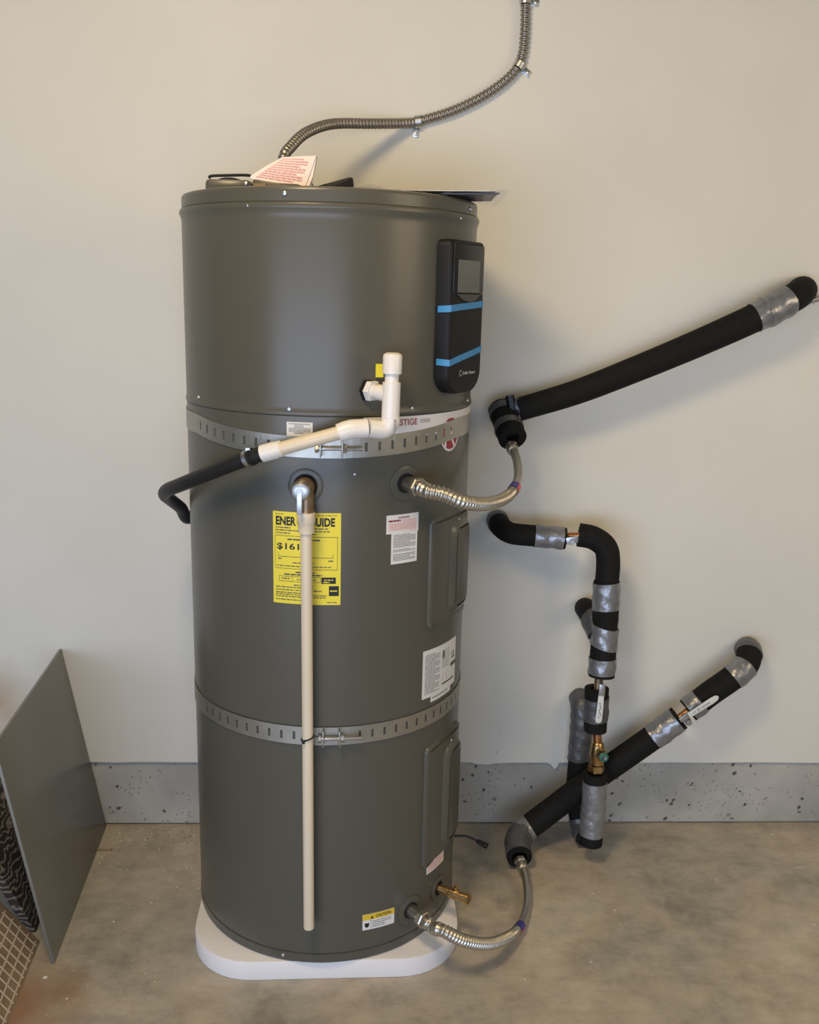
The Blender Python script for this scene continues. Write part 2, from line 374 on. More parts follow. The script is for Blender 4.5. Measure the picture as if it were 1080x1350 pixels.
# drywall sheet with a torn lower edge
zb = 0.1955; yd = YW-0.010
low_edge = [(-3.0, zb), (-0.70, zb), (-0.665, zb+0.002), (-0.60, zb), (-0.52, zb+0.002), (-0.30, zb), (0.30, zb), (0.385, zb+0.001), (0.40, zb-0.004), (0.43, zb-0.006), (0.455, zb-0.002), (0.50, zb),
  (0.600, zb+0.0005), (0.612, zb-0.006), (0.618, zb-0.016), (0.624, zb-0.019), (0.630, zb-0.012), (0.633, zb), (0.70, zb+0.001), (0.86, zb), (0.95, zb+0.001), (1.05, zb), (1.2, zb+0.0015), (1.33, zb), (3.4, zb)]
mb = MB(); o = 0
for y_ in (yd, YW+0.12):
    for x_, z_ in low_edge: mb.v.append(V(x_, y_, z_ if y_ < YW else zb+0.001))
    for x_, z_ in low_edge: mb.v.append(V(x_, y_, 2.75))
n = len(low_edge)
for i in range(n-1):
    mb.f.append((i, i+1, n+i+1, n+i)); q = 2*n; mb.f.append((q+i+1, q+i, q+n+i, q+n+i+1)); mb.f.append((i+1, i, q+i, q+i+1)); mb.f.append((n+i, n+i+1, q+n+i+1, q+n+i))
mb.f.append((0, n, 3*n, 2*n)); mb.f.append((n-1, 3*n-1, 4*n-1, 2*n-1))
tag(mb.build('wall_back', WALL), 'off-white painted drywall with a torn lower edge', kind='structure')

# ================================================================== WATER HEATER
hp = MB()
def rrect(w_, h_, rad, seg=5):
    pts = []
    for cx, cy, a0 in ((w_/2-rad, h_/2-rad, 0), (-w_/2+rad, h_/2-rad, 90), (-w_/2+rad, -h_/2+rad, 180), (w_/2-rad, -h_/2+rad, 270)):
        for k in range(seg+1):
            a = math.radians(a0+90*k/seg); pts.append((cx+rad*math.cos(a), cy+rad*math.sin(a)))
    return pts
pa = math.radians(1.0); ca, sa = math.cos(pa), math.sin(pa)
out = [(x*ca-y*sa+0.003, x*sa+y*ca+0.004) for x, y in rrect(0.606, 0.604, 0.14, 10)]
mb = MB().prism([V(x, y, 0.0) for x, y in out], (0, 0, PAD))
pad = mb.build('equipment_pad', FOAMPAD, bevel=0.003); tag(pad, 'white rounded square foam pad under the grey water heater', 'pad')

H = empty('water_heater', (0, 0, PAD), 'tall grey cylindrical hybrid water heater with black control panel', 'water heater')
SEG = 96
ZS1, ZS2 = 1.2406, 0.604
MB().lathe([(R-0.004, PAD), (R-0.002, PAD+0.001), (R+0.0005, PAD+0.003), (R+0.0005, PAD+0.0045), (R+0.0005, PAD+0.0205), (R+0.0005, PAD+0.022), (R-0.004, PAD+0.0235)], seg=SEG).build('base_ring', PAINT, H)
MB().lathe([(R-0.006, PAD+0.0225), (R-0.002, PAD+0.0235), (R-0.0005, PAD+0.026), (R-0.0005, PAD+0.029), (R-0.0005, ZS2-0.007), (R-0.0005, ZS2-0.004), (R-0.0025, ZS2-0.001)], seg=SEG).build('lower_jacket', PAINT, H)
MB().lathe([(R-0.003, ZS2-0.002), (R-0.001, ZS2-0.0005), (R+0.0004, ZS2+0.002), (R, ZS2+0.006), (R, ZS2+0.010), (R, ZS1-0.006), (R, ZS1-0.003), (R-0.002, ZS1-0.001)], seg=SEG).build('middle_jacket', PAINT, H)
MB().lathe([(R-0.0015, ZS1-0.002), (R+0.0015, ZS1-0.001), (R+0.0022, ZS1+0.002), (R+0.001, ZS1+0.007), (R, ZS1+0.012), (R, ZS1+0.018), (R, 1.594), (R, 1.600), (R+0.001, 1.607), (R+0.0035, 1.613), (R+0.0045, 1.617), (R+0.0030, 1.6225), (R-0.001, 1.6245), (R-0.003, 1.625)], seg=SEG).build('upper_shroud', PAINT, H)
MB().lathe([(R-0.003, 1.6235), (R-0.0008, 1.6255), (R-0.0008, 1.627), (R-0.0008, 1.6445), (R-0.0008, 1.646), (R-0.003, 1.650), (R-0.008, ZT), (R-0.02, ZT), (R-0.03, ZT-0.006), (0.02, ZT-0.006)], seg=SEG).build('top_cap', PAINT, H)
for ph, z in ((-56.8, 1.255), (-12.5, 1.251), (32.9, 1.251), (72, 1.251)): screw(cp(ph, R, z), rad_dir(ph), H, 0.0048)
for ph, z in ((-13.6, 1.638), (66, 1.635)): screw(cp(ph, R, z), rad_dir(ph), H, 0.0048)
for ph, z in ((-27, 1.617), (56, 1.613)): screw(cp(ph, R+0.004, z), rad_dir(ph), H, 0.003)
screw(cp(-16.2, R, 0.060), rad_dir(-16.2), H, 0.0048)
screw(cp(11.0, R, 1.128), rad_dir(11.0), H, 0.0030)
# --- top fittings
t0 = (-0.1989, -0.1000, 1.6651)
def topbox(xa, xb, y, z1, dy, m, name, bev=0.003): return MB().box(((xa+xb)/2, y, (ZT-0.006+z1)/2), ((xb-xa)/2, dy, (z1-ZT+0.006)/2)).build(name, m, H, bevel=bev)
fb = topbox(-0.240, -0.150, -0.08, 1.6765, 0.06, PAINT, 'filter_housing', 0.008)
MB().tube(spline([V(-0.232, -0.135, 1.677), V(-0.228, -0.135, 1.6815), V(-0.200, -0.135, 1.6835), V(-0.157, -0.135, 1.685), V(-0.150, -0.135, 1.680)], 6), 0.0028, 8).build('filter_handle', BLACKPL, fb)
MB().lathe([(0.022, 0), (0.022, 0.006), (0.012, 0.009)], (-0.200, -0.08, 1.6760), (0,0,1), 16).build('filter_knob', BLACKPL, fb)
for x in (-0.160,): screw((x, -0.1405, 1.669), (0, -1, 0), fb, 0.0042)
wd = [V(-0.036, -0.15, 1.646), V(0.048, -0.15, 1.646), V(0.048, -0.15, 1.683), V(0.044, -0.15, 1.686), V(0.036, -0.15, 1.6845), V(-0.034, -0.15, 1.664)]
lv = MB().prism(wd, (0, 0.10, 0)).build('air_louvre', BLACKPL, H, bevel=0.002)
jb = topbox(-0.155, -0.035, -0.03, 1.684, 0.05, PAINT, 'junction_box', 0.004)
MB().box((-0.150, -0.085, 1.664), (0.022, 0.002, 0.012)).build('junction_cover', CARD, jb)
MB().lathe([(0.017, 0), (0.019, 0.004), (0.019, 0.012), (0.0135, 0.016), (0.0135, 0.030)], ((-0.0978, -0.0350, 1.7233)[0], -0.035, 1.684), (0,0,1), 20).build('conduit_connector', ZINC, jb)
for x in (-0.098, -0.005): screw((x, -0.19, 1.6525), (0, 0, 1), H, 0.0042)
# --- control panel
PH = 56.0; PW = 0.140; PT = 0.032
nrm = rad_dir(PH); tng = tan_dir(PH); Rb = math.sqrt(R*R-PW*PW/4)-0.004; zc = (1.571+1.276)/2; ph_ = 1.571-1.276
def pp(s_, z, t): return nrm*(Rb+t)+tng*s_+V(0, 0, z)
def panel_outline(ins=0.0):
    pts = []; w2 = PW/2-ins; zt = 1.571-ins; zb_ = 1.276+ins
    rt_, rb_ = 0.012, 0.042
    for cx, cz, a0, r_ in ((w2-rt_, zt-rt_, 0, rt_), (-w2+rt_, zt-rt_, 90, rt_), (-w2+rb_, zb_+rb_, 180, rb_), (w2-rb_, zb_+rb_, 270, rb_)):
        for k in range(7): a = math.radians(a0+90*k/6); pts.append((cx+r_*math.cos(a), cz+r_*math.sin(a)))
    return pts
mb = MB(); rows = []
for ins, t in ((0, 0.0), (0, PT*0.8), (0.0015, PT*0.92), (0.004, PT), (0.012, PT+0.001)):
    rows.append([pp(s_, z, t+0.004) for s_, z in panel_outline(ins)])
mb.quadgrid(rows, False, True); q = len(rows[0]); mb.f.append(tuple(range(len(mb.v)-q, len(mb.v)))); mb.f.append(tuple(range(q))[::-1])
cpn = mb.build('control_panel', BLACKPL, H, angle=30); tag(cpn, 'black rounded control panel with small screen')
FT = PT+0.0052
def frect(s0, s1, z0, z1, t0, t1, name, m, parent, bev=0.0):
    c = (pp((s0+s1)/2, (z0+z1)/2, (t0+t1)/2)); return MB().box(c, ((s1-s0)/2, (t1-t0)/2, (z1-z0)/2), tng, nrm, (0,0,1)).build(name, m, parent, bevel=bev)
bz = frect(-0.061, 0.061, 1.468, 1.563, PT, FT+0.0018, 'screen_bezel', BLACKPL2, cpn, 0.0015)
frect(-0.046, 0.043, 1.473, 1.534, FT, FT+0.0024, 'screen', SCREEN, cpn)
ch = [(-0.047, 1.4715), (0.046, 1.4715), (0.046, 1.467), (0.030, 1.458), (0.006, 1.4545), (-0.020, 1.458), (-0.047, 1.4685)]
MB().prism([pp(s_, z, FT-0.001) for s_, z in ch], nrm*0.0028).build('screen_chin', CHIN, cpn)
def tape_strip(z_side, z_l, z_r, h, name='masking_tape'):
    p = [pp(-PW/2-0.0006, z_side, PT*0.33), pp(-PW/2-0.0006, (z_side+z_l)/2, PT*0.9), pp(-PW/2+0.004, z_l, PT+0.0052), pp(-0.03, z_l+(z_r-z_l)*0.3, FT+0.0006), pp(0.03, z_l+(z_r-z_l)*0.72, FT+0.0006), pp(PW/2-0.004, z_r, PT+0.0052), pp(PW/2+0.0006, z_r+0.001, PT*0.75)]
    d = [-tng*0.0006]*2+[(nrm-tng).normalized()*0.0006]+[nrm*0.0006]*2+[(nrm+tng).normalized()*0.0006, tng*0.0006]
    rows = [[a+V(0,0,h/2)-b_, a+V(0,0,h/2)+b_, a-V(0,0,h/2)+b_, a-V(0,0,h/2)-b_] for a, b_ in zip(p, d)]
    mb = MB().quadgrid(rows, False, True); mb.f.append((0,1,2,3)); k = len(mb.v)-4; mb.f.append((k+3,k+2,k+1,k))
    return tag(mb.build(name, BLUE, cpn), 'bright blue tape strip')
tape_strip(1.4405, 1.4425, 1.4515, 0.0125)
tape_strip(1.340, 1.3385, 1.362, 0.0125)
lg = Print(lambda u, v: pp(-0.022+0.062*u, 1.322-0.010*v, FT+0.0008))
lg.text('Collar Smart', 0.14, 1.0, 0.25, 0.85, 0.012)
for k in range(14):
    a0 = 2*PI*(k+0.5)/18+0.9; a1 = 2*PI*(k+1.5)/18+0.9; o = len(lg.mb.v)
    for a, r_ in ((a0, 0.0062), (a1, 0.0062), (a1, 0.0050), (a0, 0.0050)): lg.mb.v.append(pp(-0.020+r_*math.cos(a)*0.9, 1.3165+r_*math.sin(a), FT+0.0008))
    lg.mb.f.append((o, o+1, o+2, o+3))
lg.build('panel_logo', WHITE, cpn)
MB().box(pp(0.069, 1.480, PT*0.7), (0.003, 0.006, 0.020), tng, nrm, (0,0,1)).build('side_button', BLACKPL2, cpn, bevel=0.002)
# --- brand band and emblem
bd, pr = sticker('brand_band', H, 14, 92, ZS1-0.0035, 1.196, WHITEB, 'white brand band')
ua, ub, uc, ud = [(p_-14)/78 for p_ in ((23.2654, 1.2280)[0], (35.4651, 1.2277)[0], (36.8850, 1.2287)[0], (41.8099, 1.2284)[0])]
pr.text('PRESTIGE', ua, ub, 0.13, 0.43, 0.02); pr.build('brand_lettering', RED, bd)
pr2 = Print(pr.m); pr2.text('SERIES', uc, ud, 0.18, 0.36); pr2.build('series_lettering', INKG, bd)
EC = (54.6, 1.1925); ER = 0.0365
def disc(r_, rad):
    mb = MB(); mb.v.append(cp(EC[0], rad, EC[1])); n = 36
    for ring in (0.5, 1.0):
        for k in range(n): a = 2*PI*k/n; mb.v.append(cp(EC[0]+math.degrees(r_*ring*math.cos(a)/R), rad, EC[1]+r_*ring*math.sin(a)))
    for k in range(n): mb.f.append((0, 1+k, 1+(k+1) % n)); mb.f.append((1+k, 1+n+k, 1+n+(k+1) % n, 1+(k+1) % n))
    return mb
em = disc(ER, R+0.0009).build('emblem', WHITEB, H); tag(em, 'round red emblem with white rim')
disc(ER*0.88, R+0.0012).build('emblem_field', RED, em)
Print(cylmap(EC[0]-4.6, EC[0]+4.6, EC[1]+0.026, EC[1]-0.026, R+0.0015, -0.004)).text('R', 0.05, 0.95, 0.0, 1.0, -0.012).build('emblem_letter', WHITEB, em)
# --- access panels (embossed doors over the elements)
def access(p0, p1, z0, z1):
    pc = (p0+p1)/2; zc_ = (z0+z1)/2; wd_ = math.radians(p1-p0)*R; hg = z1-z0
    def shell(ins, rad, rr): return [cp(pc+math.degrees(x/R), rad, zc_+z) for x, z in rrect(wd_-2*ins, hg-2*ins, max(0.004, rr-ins), 5)]
    mb = MB(); rows = [shell(0, R-0.02, .014), shell(0, R+0.004, .014), shell(0.002, R+0.006, .014), shell(0.010, R+0.0065, .014)]
    mb.quadgrid(rows, False, True); mb.f.append(tuple(range(len(mb.v)-24, len(mb.v))))
    # keep the face curved: fan of strips instead of one flat n-gon
    mb.f.pop(); n = 12; x0 = wd_/2-0.010; h2 = hg/2-0.010
    mb.cylpatch(pc-math.degrees(x0/R), pc+math.degrees(x0/R), zc_-h2+0.002, zc_+h2-0.002, R, 0.0065, 10)
    d = mb.build('access_panel', PAINT, H, angle=50)
    bx0, bx1 = p0+(p1-p0)*0.36, p1-(p1-p0)*0.06
    mb = MB(); rows = []; pcb = (bx0+bx1)/2; wb = math.radians(bx1-bx0)*R
    for ins, rad, rr in ((0, R+0.005, .034), (0.003, R+0.008, .034), (0.010, R+0.0135, .034), (0.016, R+0.0160, .034)):
        rows.append([cp(pcb+math.degrees(x/R), rad, zc_+z) for x, z in rrect(wb-2*ins, hg*0.86-2*ins, max(0.008, rr-ins), 5)])
    mb.quadgrid(rows, False, True); mb.cylpatch(pcb-math.degrees((wb/2-0.020)/R), pcb+math.degrees((wb/2-0.020)/R), zc_-hg*0.43+0.020, zc_+hg*0.43-0.020, R+0.006, 0.0102, 6)
    mb.build('panel_boss', PAINT, d, angle=60)
    screw(cp(pc+3, R+0.0065, z1-0.020), rad_dir(pc), d, 0.004)
    return d
access(43.2, 76, 0.782, 1.024)
access(44.4, 76, 0.215, 0.512)
# --- ports
def port(ph, z, r_=0.033, hole=0.0185, hz=0.0):
    mb = MB(); rows = []; n = 32
    for rr, th in ((r_, -0.001), (r_, 0.0022), (r_-0.002, 0.0030), (hole+0.002, 0.0030), (hole, 0.0016)):
        rows.append([cp(ph+math.degrees(rr*math.cos(2*PI*k/n)/R), R+th, z+rr*math.sin(2*PI*k/n)) for k in range(n)])
    mb.quadgrid(rows, False, True); c = mb.build('port_collar', PAINT, H)
    mb = MB(); n = 24
    for k in range(n): mb.v.append(cp(ph+math.degrees((hole+0.001)*math.cos(2*PI*k/n)/R), R+0.0012, z+(hole+0.001)*math.sin(2*PI*k/n)))
    mb.f.append(tuple(range(n))); mb.build('port_opening', HOLE, c); return c
port(31.0, 1.105, 0.0345, 0.0195); port(-6.5, 1.105, 0.034, 0.022); port(38.6, 0.130, 0.0335, 0.0185); port(57.6, 0.132, 0.030, 0.0165)
# --- drain valve
d = rad_dir(57.6); o0 = cp(57.6, R-0.004, 0.132)
dv = MB().lathe([(0.011, 0), (0.011, 0.034), (0.013, 0.036), (0.013, 0.050), (0.0115, 0.052), (0.0115, 0.066), (0.0128, 0.067), (0.0128, 0.083), (0.010, 0.085)], o0, d, 20).build('drain_valve', BRASS, H)
MB().lathe([(0.006, 0), (0.006, 0.010), (0.0035, 0.011)], o0+d*0.050+V(0,0,0.010), (0, -0.25, 1), 12).build('valve_stem', BRASS, dv)
# --- stickers
en, pr = sticker('energy_label', H, -18.75, 6.2, 1.052, 0.866, YELLOW, 'yellow energy guide label')
pr.text('ENER', 0.045, 0.350, 0.05, 0.145, 0.040); pr.text('GY', 0.365, 0.53, 0.05, 0.145, 0.040); pr.text('GUIDE', 0.542, 0.915, 0.05, 0.145, 0.040); pr.build('energy_heading', INK, en); pr = Print(pr.m); pr.text('$161', 0.06, 0.395, 0.335, 0.415, 0.018)
pr.build('energy_price', INK, en)
Print(pr.m).rect(0.72, 0.93, 0.695, 0.765).build('capacity_box', INK, en); Print(pr.m).rect(0.83, 0.975, 0.79, 0.90).build('star_mark', INK, en)
p3 = Print(cylmap(-18.75, 6.2, 1.052, 0.866, R+0.0009))
p3.box(0.03, 0.955, 0.255, 0.615); p3.rect(0.08, 0.89, 0.480, 0.486); p3.rect(0.08, 0.086, 0.445, 0.486); p3.rect(0.884, 0.89, 0.445, 0.486)
p3.words(0.04, 0.16, 0.022, 0.009); p3.words(0.62, 0.94, 0.022, 0.008)
p3.words(0.04, 0.27, 0.163, 0.013); p3.words(0.56, 0.82, 0.163, 0.012); p3.words(0.04, 0.84, 0.192, 0.012); p3.words(0.04, 0.26, 0.222, 0.012); p3.words(0.5, 0.64, 0.222, 0.012)
p3.words(0.22, 0.70, 0.285, 0.017, 0.05, 0.12); p3.words(0.075, 0.13, 0.50, 0.013); p3.words(0.82, 0.89, 0.51, 0.013); p3.words(0.3, 0.62, 0.540, 0.012); p3.words(0.06, 0.86, 0.578, 0.011)
p3.words(0.34, 0.63, 0.640, 0.017, 0.04, 0.1); p3.words(0.17, 0.73, 0.667, 0.017, 0.04, 0.1); p3.box(0.09, 0.71, 0.695, 0.755); p3.rect(0.29, 0.295, 0.695, 0.755); p3.words(0.13, 0.25, 0.715, 0.014); p3.words(0.36, 0.64, 0.722, 0.012)
p3.words(0.31, 0.6, 0.785, 0.012)
for v, e in ((0.812, 0.6), (0.842, 0.72), (0.872, 0.5), (0.893, 0.8), (0.915, 0.78), (0.950, 0.55)): p3.words(0.04, e, v, 0.011)
p3.words(0.8, 0.95, 0.968, 0.009); p3.build('energy_small_print', INKS, en)
p4 = Print(cylmap(-18.75, 6.2, 1.052, 0.866, R+0.0013)); p4.words(0.76, 0.90, 0.718, 0.010); p4.words(0.75, 0.84, 0.742, 0.012); p4.rect(0.845, 0.95, 0.838, 0.850); p4.build('energy_reverse_print', YELLOW, en)
ws, pr = sticker('warning_label', H, 23.3, 37.3, 1.0425, 1.0045, WHITE, 'white warning label with red print')
pr.text('WARNING', 0.34, 0.70, 0.11, 0.22, 0.02); pr.words(0.06, 0.42, 0.27, 0.09, 0.06, 0.14); pr.build('warning_heading', RED, ws)
p3 = Print(cylmap(23.3, 37.3, 1.0425, 1.0045, R+0.0009))
for v in (0.30, 0.38): p3.words(0.48, 0.92, v, 0.035)
for v in (0.46, 0.54, 0.62, 0.70, 0.78): p3.words(0.07, 0.93, v, 0.045)
p3.words(0.72, 0.93, 0.88, 0.035); p3.build('warning_print', REDP, ws)
ws, pr = sticker('notice_label', H, 25.4, 36.9, 1.005, 0.9415, WHITE, 'white notice label with black print', th=0.0005)
for k in range(18):
    if k in (9, 12): continue
    pr.words(0.07, 0.93 if k % 5 else 0.7, 0.055+0.048*k, 0.024)
pr.build('notice_print', INKG, ws)
ra, pr = sticker('rating_label', H, 41.8, 67.2, 0.7375, 0.629, WHITE, 'white rating plate label', skew=-0.004)
for k in range(22): pr.words(0.05, 0.42 if k % 4 else 0.30, 0.10+0.038*k, 0.018)
for k in range(9): pr.words(0.48, 0.72, 0.13+0.045*k, 0.014)
pr.build('rating_print', INKG, ra)
mk = cylmap(41.8, 67.2, 0.7375, 0.629, R+0.0009, -0.004)
for nm_, rc in (('bar_strip', (0.78, 1.0, 0.50, 0.58)), ('code_strip', (0.50, 0.92, 0.83, 0.865)), ('corner_mark', (0.5, 0.56, 0.15, 0.30)), ('column_rule', (0.52, 0.525, 0.6, 0.8)), ('column_rule', (0.64, 0.645, 0.58, 0.78))): Print(mk).rect(*rc).build(nm_, INKS, ra)
Print(mk).text('UL', 0.80, 0.95, 0.26, 0.42, 0.01).build('listing_mark', INKS, ra)

ra2, pr = sticker('serial_label', H, 47.1, 62.4, 0.640, 0.6145, WHITE, 'white serial strip', th=0.0003); pr.words(0.06, 0.8, 0.6, 0.12); pr.build('serial_print', INKG, ra2)
tg, pr = sticker('model_label', H, -13.3, -4.0, 1.227, 1.195, WHITE, 'small white label above the strap')
for k in range(7): pr.words(0.08 if k in (0, 3, 4, 5) else 0.3, 0.92 if k in (0, 3, 4, 5) else 0.66, 0.08+0.09*k, 0.05)
pr.build('model_print', INKG, tg)
ct, pr = sticker('caution_label', H, 16.2, 30.3, 0.1575, 0.1195, WHITE, 'white caution label with yellow head', skew=-0.003)
cm = cylmap(16.2, 30.3, 0.1575, 0.1195, R+0.0009, -0.003)
Print(cm).rect(0.0, 1.0, 0.0, 0.36).build('caution_band', YELLOW2, ct)
p3 = Print(cylmap(16.2, 30.3, 0.1575, 0.1195, R+0.0013, -0.003)); p3.text('CAUTION', 0.40, 0.88, 0.08, 0.28, 0.015)
o = len(p3.mb.v); p3.mb.v += [p3.m(0.24, 0.30), p3.m(0.33, 0.30), p3.m(0.285, 0.10)]; p3.mb.f.append((o, o+1, o+2))
o = len(p3.mb.v); p3.mb.v += [p3.m(0.06, 0.56), p3.m(0.20, 0.56), p3.m(0.19, 0.76), p3.m(0.13, 0.86), p3.m(0.07, 0.76)]; p3.mb.f.append((o, o+1, o+2, o+3, o+4))
p3.build('caution_lettering', INK, ct)
p3 = Print(cm)
for v in (0.46, 0.58, 0.70, 0.82): p3.words(0.29, 0.9 if v < 0.6 else 0.7, v, 0.05)
p3.rect(0.245, 0.255, 0.36, 1.0); p3.build('caution_print', INKG, ct)
pk, pr = sticker('pink_label', H, 48.0, 61.6, 0.228, 0.194, PAPERP, 'small pinkish label above the drain valve', skew=-0.002)
for k in range(6): pr.words(0.08, 0.9, 0.14+0.13*k, 0.05)
pr.build('pink_print', REDP, pk)
# small yellow flow tag behind the white vent cap
MB().box(cp(19.3, R+0.004, 1.326), (0.0075, 0.0012, 0.0125), tan_dir(18), rad_dir(18), (0,0,1)).build('yellow_tag', YELLOW, H)
# --- relief valve
tp = cp(-6.5, R, 1.105); d = rad_dir(-6.5); tn = tan_dir(-6.5)
rv = MB().lathe([(0.016, -0.004), (0.016, 0.008), (0.0195, 0.010), (0.0195, 0.040), (0.017, 0.046)], tp, d, 24).build('relief_valve', BRONZE, H)
MB().lathe([(0.017, 0), (0.0185, 0.002), (0.0185, 0.010), (0.016, 0.014), (0.010, 0.0165)], tp+d*0.044, d, 28).build('relief_cap', ZINC, rv)
MB().lathe([(0.0150, 0.0), (0.0150, 0.040), (0.0165, 0.042), (0.0165, 0.052)], tp+d*0.031+tn*0.006, (0, 0, -1), 20).build('relief_outlet', BRONZE, rv)
MB().box(tp+d*0.061+V(0,0,-0.021)-tn*0.001, (0.0048, 0.0012, 0.022), tn, d, (0,0,1)).build('test_lever', ZINC, rv, bevel=0.0008)
MB().lathe([(0.0075, 0), (0.006, 0.004)], tp+d*0.058, d, 14).build('lever_pivot', STEELD, rv)
# --- sensor lead with plug at the back right
ld = empty('sensor_cable', (0.3208, 0.1000, 0.0991), 'short black cable with a plug dangling beside the lower right of the tank', 'cable')
pth = spline([V(*(0.2987, 0.0400, 0.1369)), V(*(0.3229, 0.0500, 0.1305)), V(*(0.3442, 0.0500, 0.1305)), V(*(0.3612, 0.0450, 0.1271)), V(*(0.3763, 0.0400, 0.1216))], 6)
MB().tube(pth, 0.0028, 8).build('lead', RUBBER, ld)
MB().lathe([(0.0035, 0), (0.0060, 0.004), (0.0060, 0.016), (0.0075, 0.018), (0.0075, 0.030), (0.005, 0.031)], pth[-2], pth[-1]-pth[-3], 10).build('plug', BLACKPL, ld)
MB().lathe([(0.008, 0), (0.008, 0.010), (0.004, 0.012)], pth[0], V(1, 0, 0), 12).build('grommet', RUBBER, ld)

# ================================================================== SEISMIC STRAPS
def strap(zf, h, bolt_phi, label, slots, z_end, r0=R+0.0004, bolt_dz=0.0, b0=-3.0, b1=9.0):
    root = empty('seismic_strap', (0, -R, zf(0)), label, 'strap', 'metal straps around the tank')
    th = 0.0016; mb = MB()
    phis = set(); step = 2.5; p = -100.0
    while p <= 100.01: phis.add(round(p, 2)); p += step
    edges = sorted(phis); sl = [(s_-0.5, s_+0.5) for s_ in slots]
    for a, b_ in sl: edges = [e for e in edges if not (a-0.3 < e < b_+0.3)]; edges += [a, b_]
    edges = sorted(edges)
    cuts = (-h/2, -0.0085, 0.0085, h/2)
    for a, b_ in zip(edges, edges[1:]):
        inslot = any(abs(a-s0) < 1e-6 for s0, s1 in sl)
        for k in range(3):
            if inslot and k == 1: continue
            o = len(mb.v)
            for ph in (a, b_):
                for rr in (r0, r0+th):
                    for c in (cuts[k], cuts[k+1]): mb.v.append(cp(ph, rr, zf(ph)+c))
            for q in ((0,2,6,4), (1,5,7,3), (2,3,7,6), (0,4,5,1), (0,1,3,2), (4,6,7,5)): mb.f.append(tuple(o+x for x in q))
    bmx = mb
    # tails back to the wall
    for s_ in (-1, 1):
        a = cp(100*s_, r0, zf(100*s_)); mb.prism([a+V(0,0,-h/2), a+V(0,0,h/2), V(s_*0.315, yd, z_end+h/2), V(s_*0.315, yd, z_end-h/2)], cp(100*s_, th, 0))
    mb.build('band', GALV, root, angle=20)
    zc_ = zf(bolt_phi)+bolt_dz
    for pb in (b0, b1):
        MB().box(cp(pb, r0+0.011, zc_+0.002), (0.0013, 0.011, h*0.44), tan_dir(pb), rad_dir(pb), (0,0,1)).build('lug', GALV, root, bevel=0.0008)
    tdir = tan_dir((b0+b1)/2); st = cp(b0, r0+0.012, zc_)-tdir*0.008
    bo = MB().lathe([(0.0036, 0), (0.0036, 0.086), (0.003, 0.087)], st, tdir, 12).build('bolt', ZINC, root)
    MB().hexnut(st-tdir*0.003, tdir, 0.0082, 0.007).build('bolt_head', ZINC, bo)
    e = cp(b1, r0+0.012, zc_); MB().hexnut(e+tdir*0.0015, tdir, 0.0080, 0.008).build('nut', ZINC, bo)
    return root
z1f = lambda p: 1.1795+0.022*min(1.0, (p/58.0)**2)
z2f = lambda p: 0.5845+(0.0 if p > -20 else -0.003*min(1.0, ((p+20)/40)**2))
sl1 = [x for x in [-55+5.0*k for k in range(27)] if not (-10.5 < x < 12.5) and x < 57]
sl2 = [x for x in [-56+5.0*k for k in range(27)] if not (-8.5 < x < 10.5)]
strap(z1f, 0.040, 3.0, 'perforated metal strap around the upper tank below the white brand band', sl1, 1.205, b0=-1.0, b1=6.2)
strap(z2f, 0.039, 1.0, 'perforated metal strap around the lower tank with bolt beside the beige pipe', sl2, 0.585, b0=0.2, b1=6.0)

# ================================================================== DISCHARGE PIPE (relief valve drop)
dp = empty('discharge_pipe', cp(-4.54, 0.345, 0.16), 'long beige vertical pipe hanging from the relief valve down the tank front', 'pipe')
top = tp+d*0.031+tn*0.0065+V(0, 0, -0.050)
bot = cp(-4.6, 0.3385, 0.160)
ax = (bot-top).normalized()
L = (bot-top).length
MB().lathe([(0.0112, 0.02), (0.0112, L), (0.0085, L), (0.0085, L-0.02)], top, ax, 24).build('pipe', CPVC, dp)
MB().lathe([(0.0168, -0.006), (0.0172, -0.004), (0.0172, 0.014), (0.0158, 0.016), (0.0152, 0.034), (0.0120, 0.0345)], top, ax, 24).build('adapter', CPVC, dp)
# black cable tie binding the pipe to the lower strap
zt_ = 0.596; pc_ = top+ax*((top.z-zt_)/(-ax.z))
ring = []
for k in range(25):
    a = 2*PI*k/24; ring.append(pc_+V(0.0125*math.cos(a), 0.0125*math.sin(a), 0.004*math.cos(a)))
ct_ = MB().tube(ring, 0.0017, 6, cap=False).build('cable_tie', BLACKPL2); tag(ct_, 'thin black cable tie around the beige pipe at the lower strap', 'cable tie')
MB().box(pc_+V(-0.008, -0.0125, -0.004), (0.003, 0.002, 0.003)).build('tie_head', BLACKPL2, ct_, bevel=0.0006)
MB().tube([pc_+V(0.009, -0.0095, 0.003), pc_+V(0.014, -0.006, 0.005), pc_+V(0.020, -0.002, 0.004)], 0.0015, 6).build('tie_tail', BLACKPL2, ct_)

# ================================================================== CONDENSATE DRAIN
cdr = empty('condensate_drain', cp(16, R, 1.22), 'white plastic condensate drain tee with cap and slanting beige pipe', 'drain pipe')
RT = R+0.052
ctop = V(*(0.1263, -0.3371, 1.3609)); cbot = V(*(0.1239, -0.3380, 1.2298))
axd = (cbot-ctop).normalized(); Lc = (cbot-ctop).length
MB().lathe([(0.013, 0.024), (0.013, 0.060)], ctop, axd, 24).build('vent_neck', PVC, cdr)
MB().lathe([(0.011, -0.0015), (0.0165, 0.0015), (0.0178, 0.005), (0.0178, 0.036), (0.0165, 0.0375), (0.013, 0.0375)], ctop, axd, 28).build('vent_cap', PVC, cdr)
MB().lathe([(0.0135, 0.052), (0.0166, 0.0525), (0.0168, 0.056), (0.0168, Lc-0.014), (0.015, Lc-0.012)], ctop, axd, 28).build('tee_body', PVC, cdr)
mid = ctop+axd*(Lc*0.575)
pd = cp(15.2, R, mid.z+0.004)
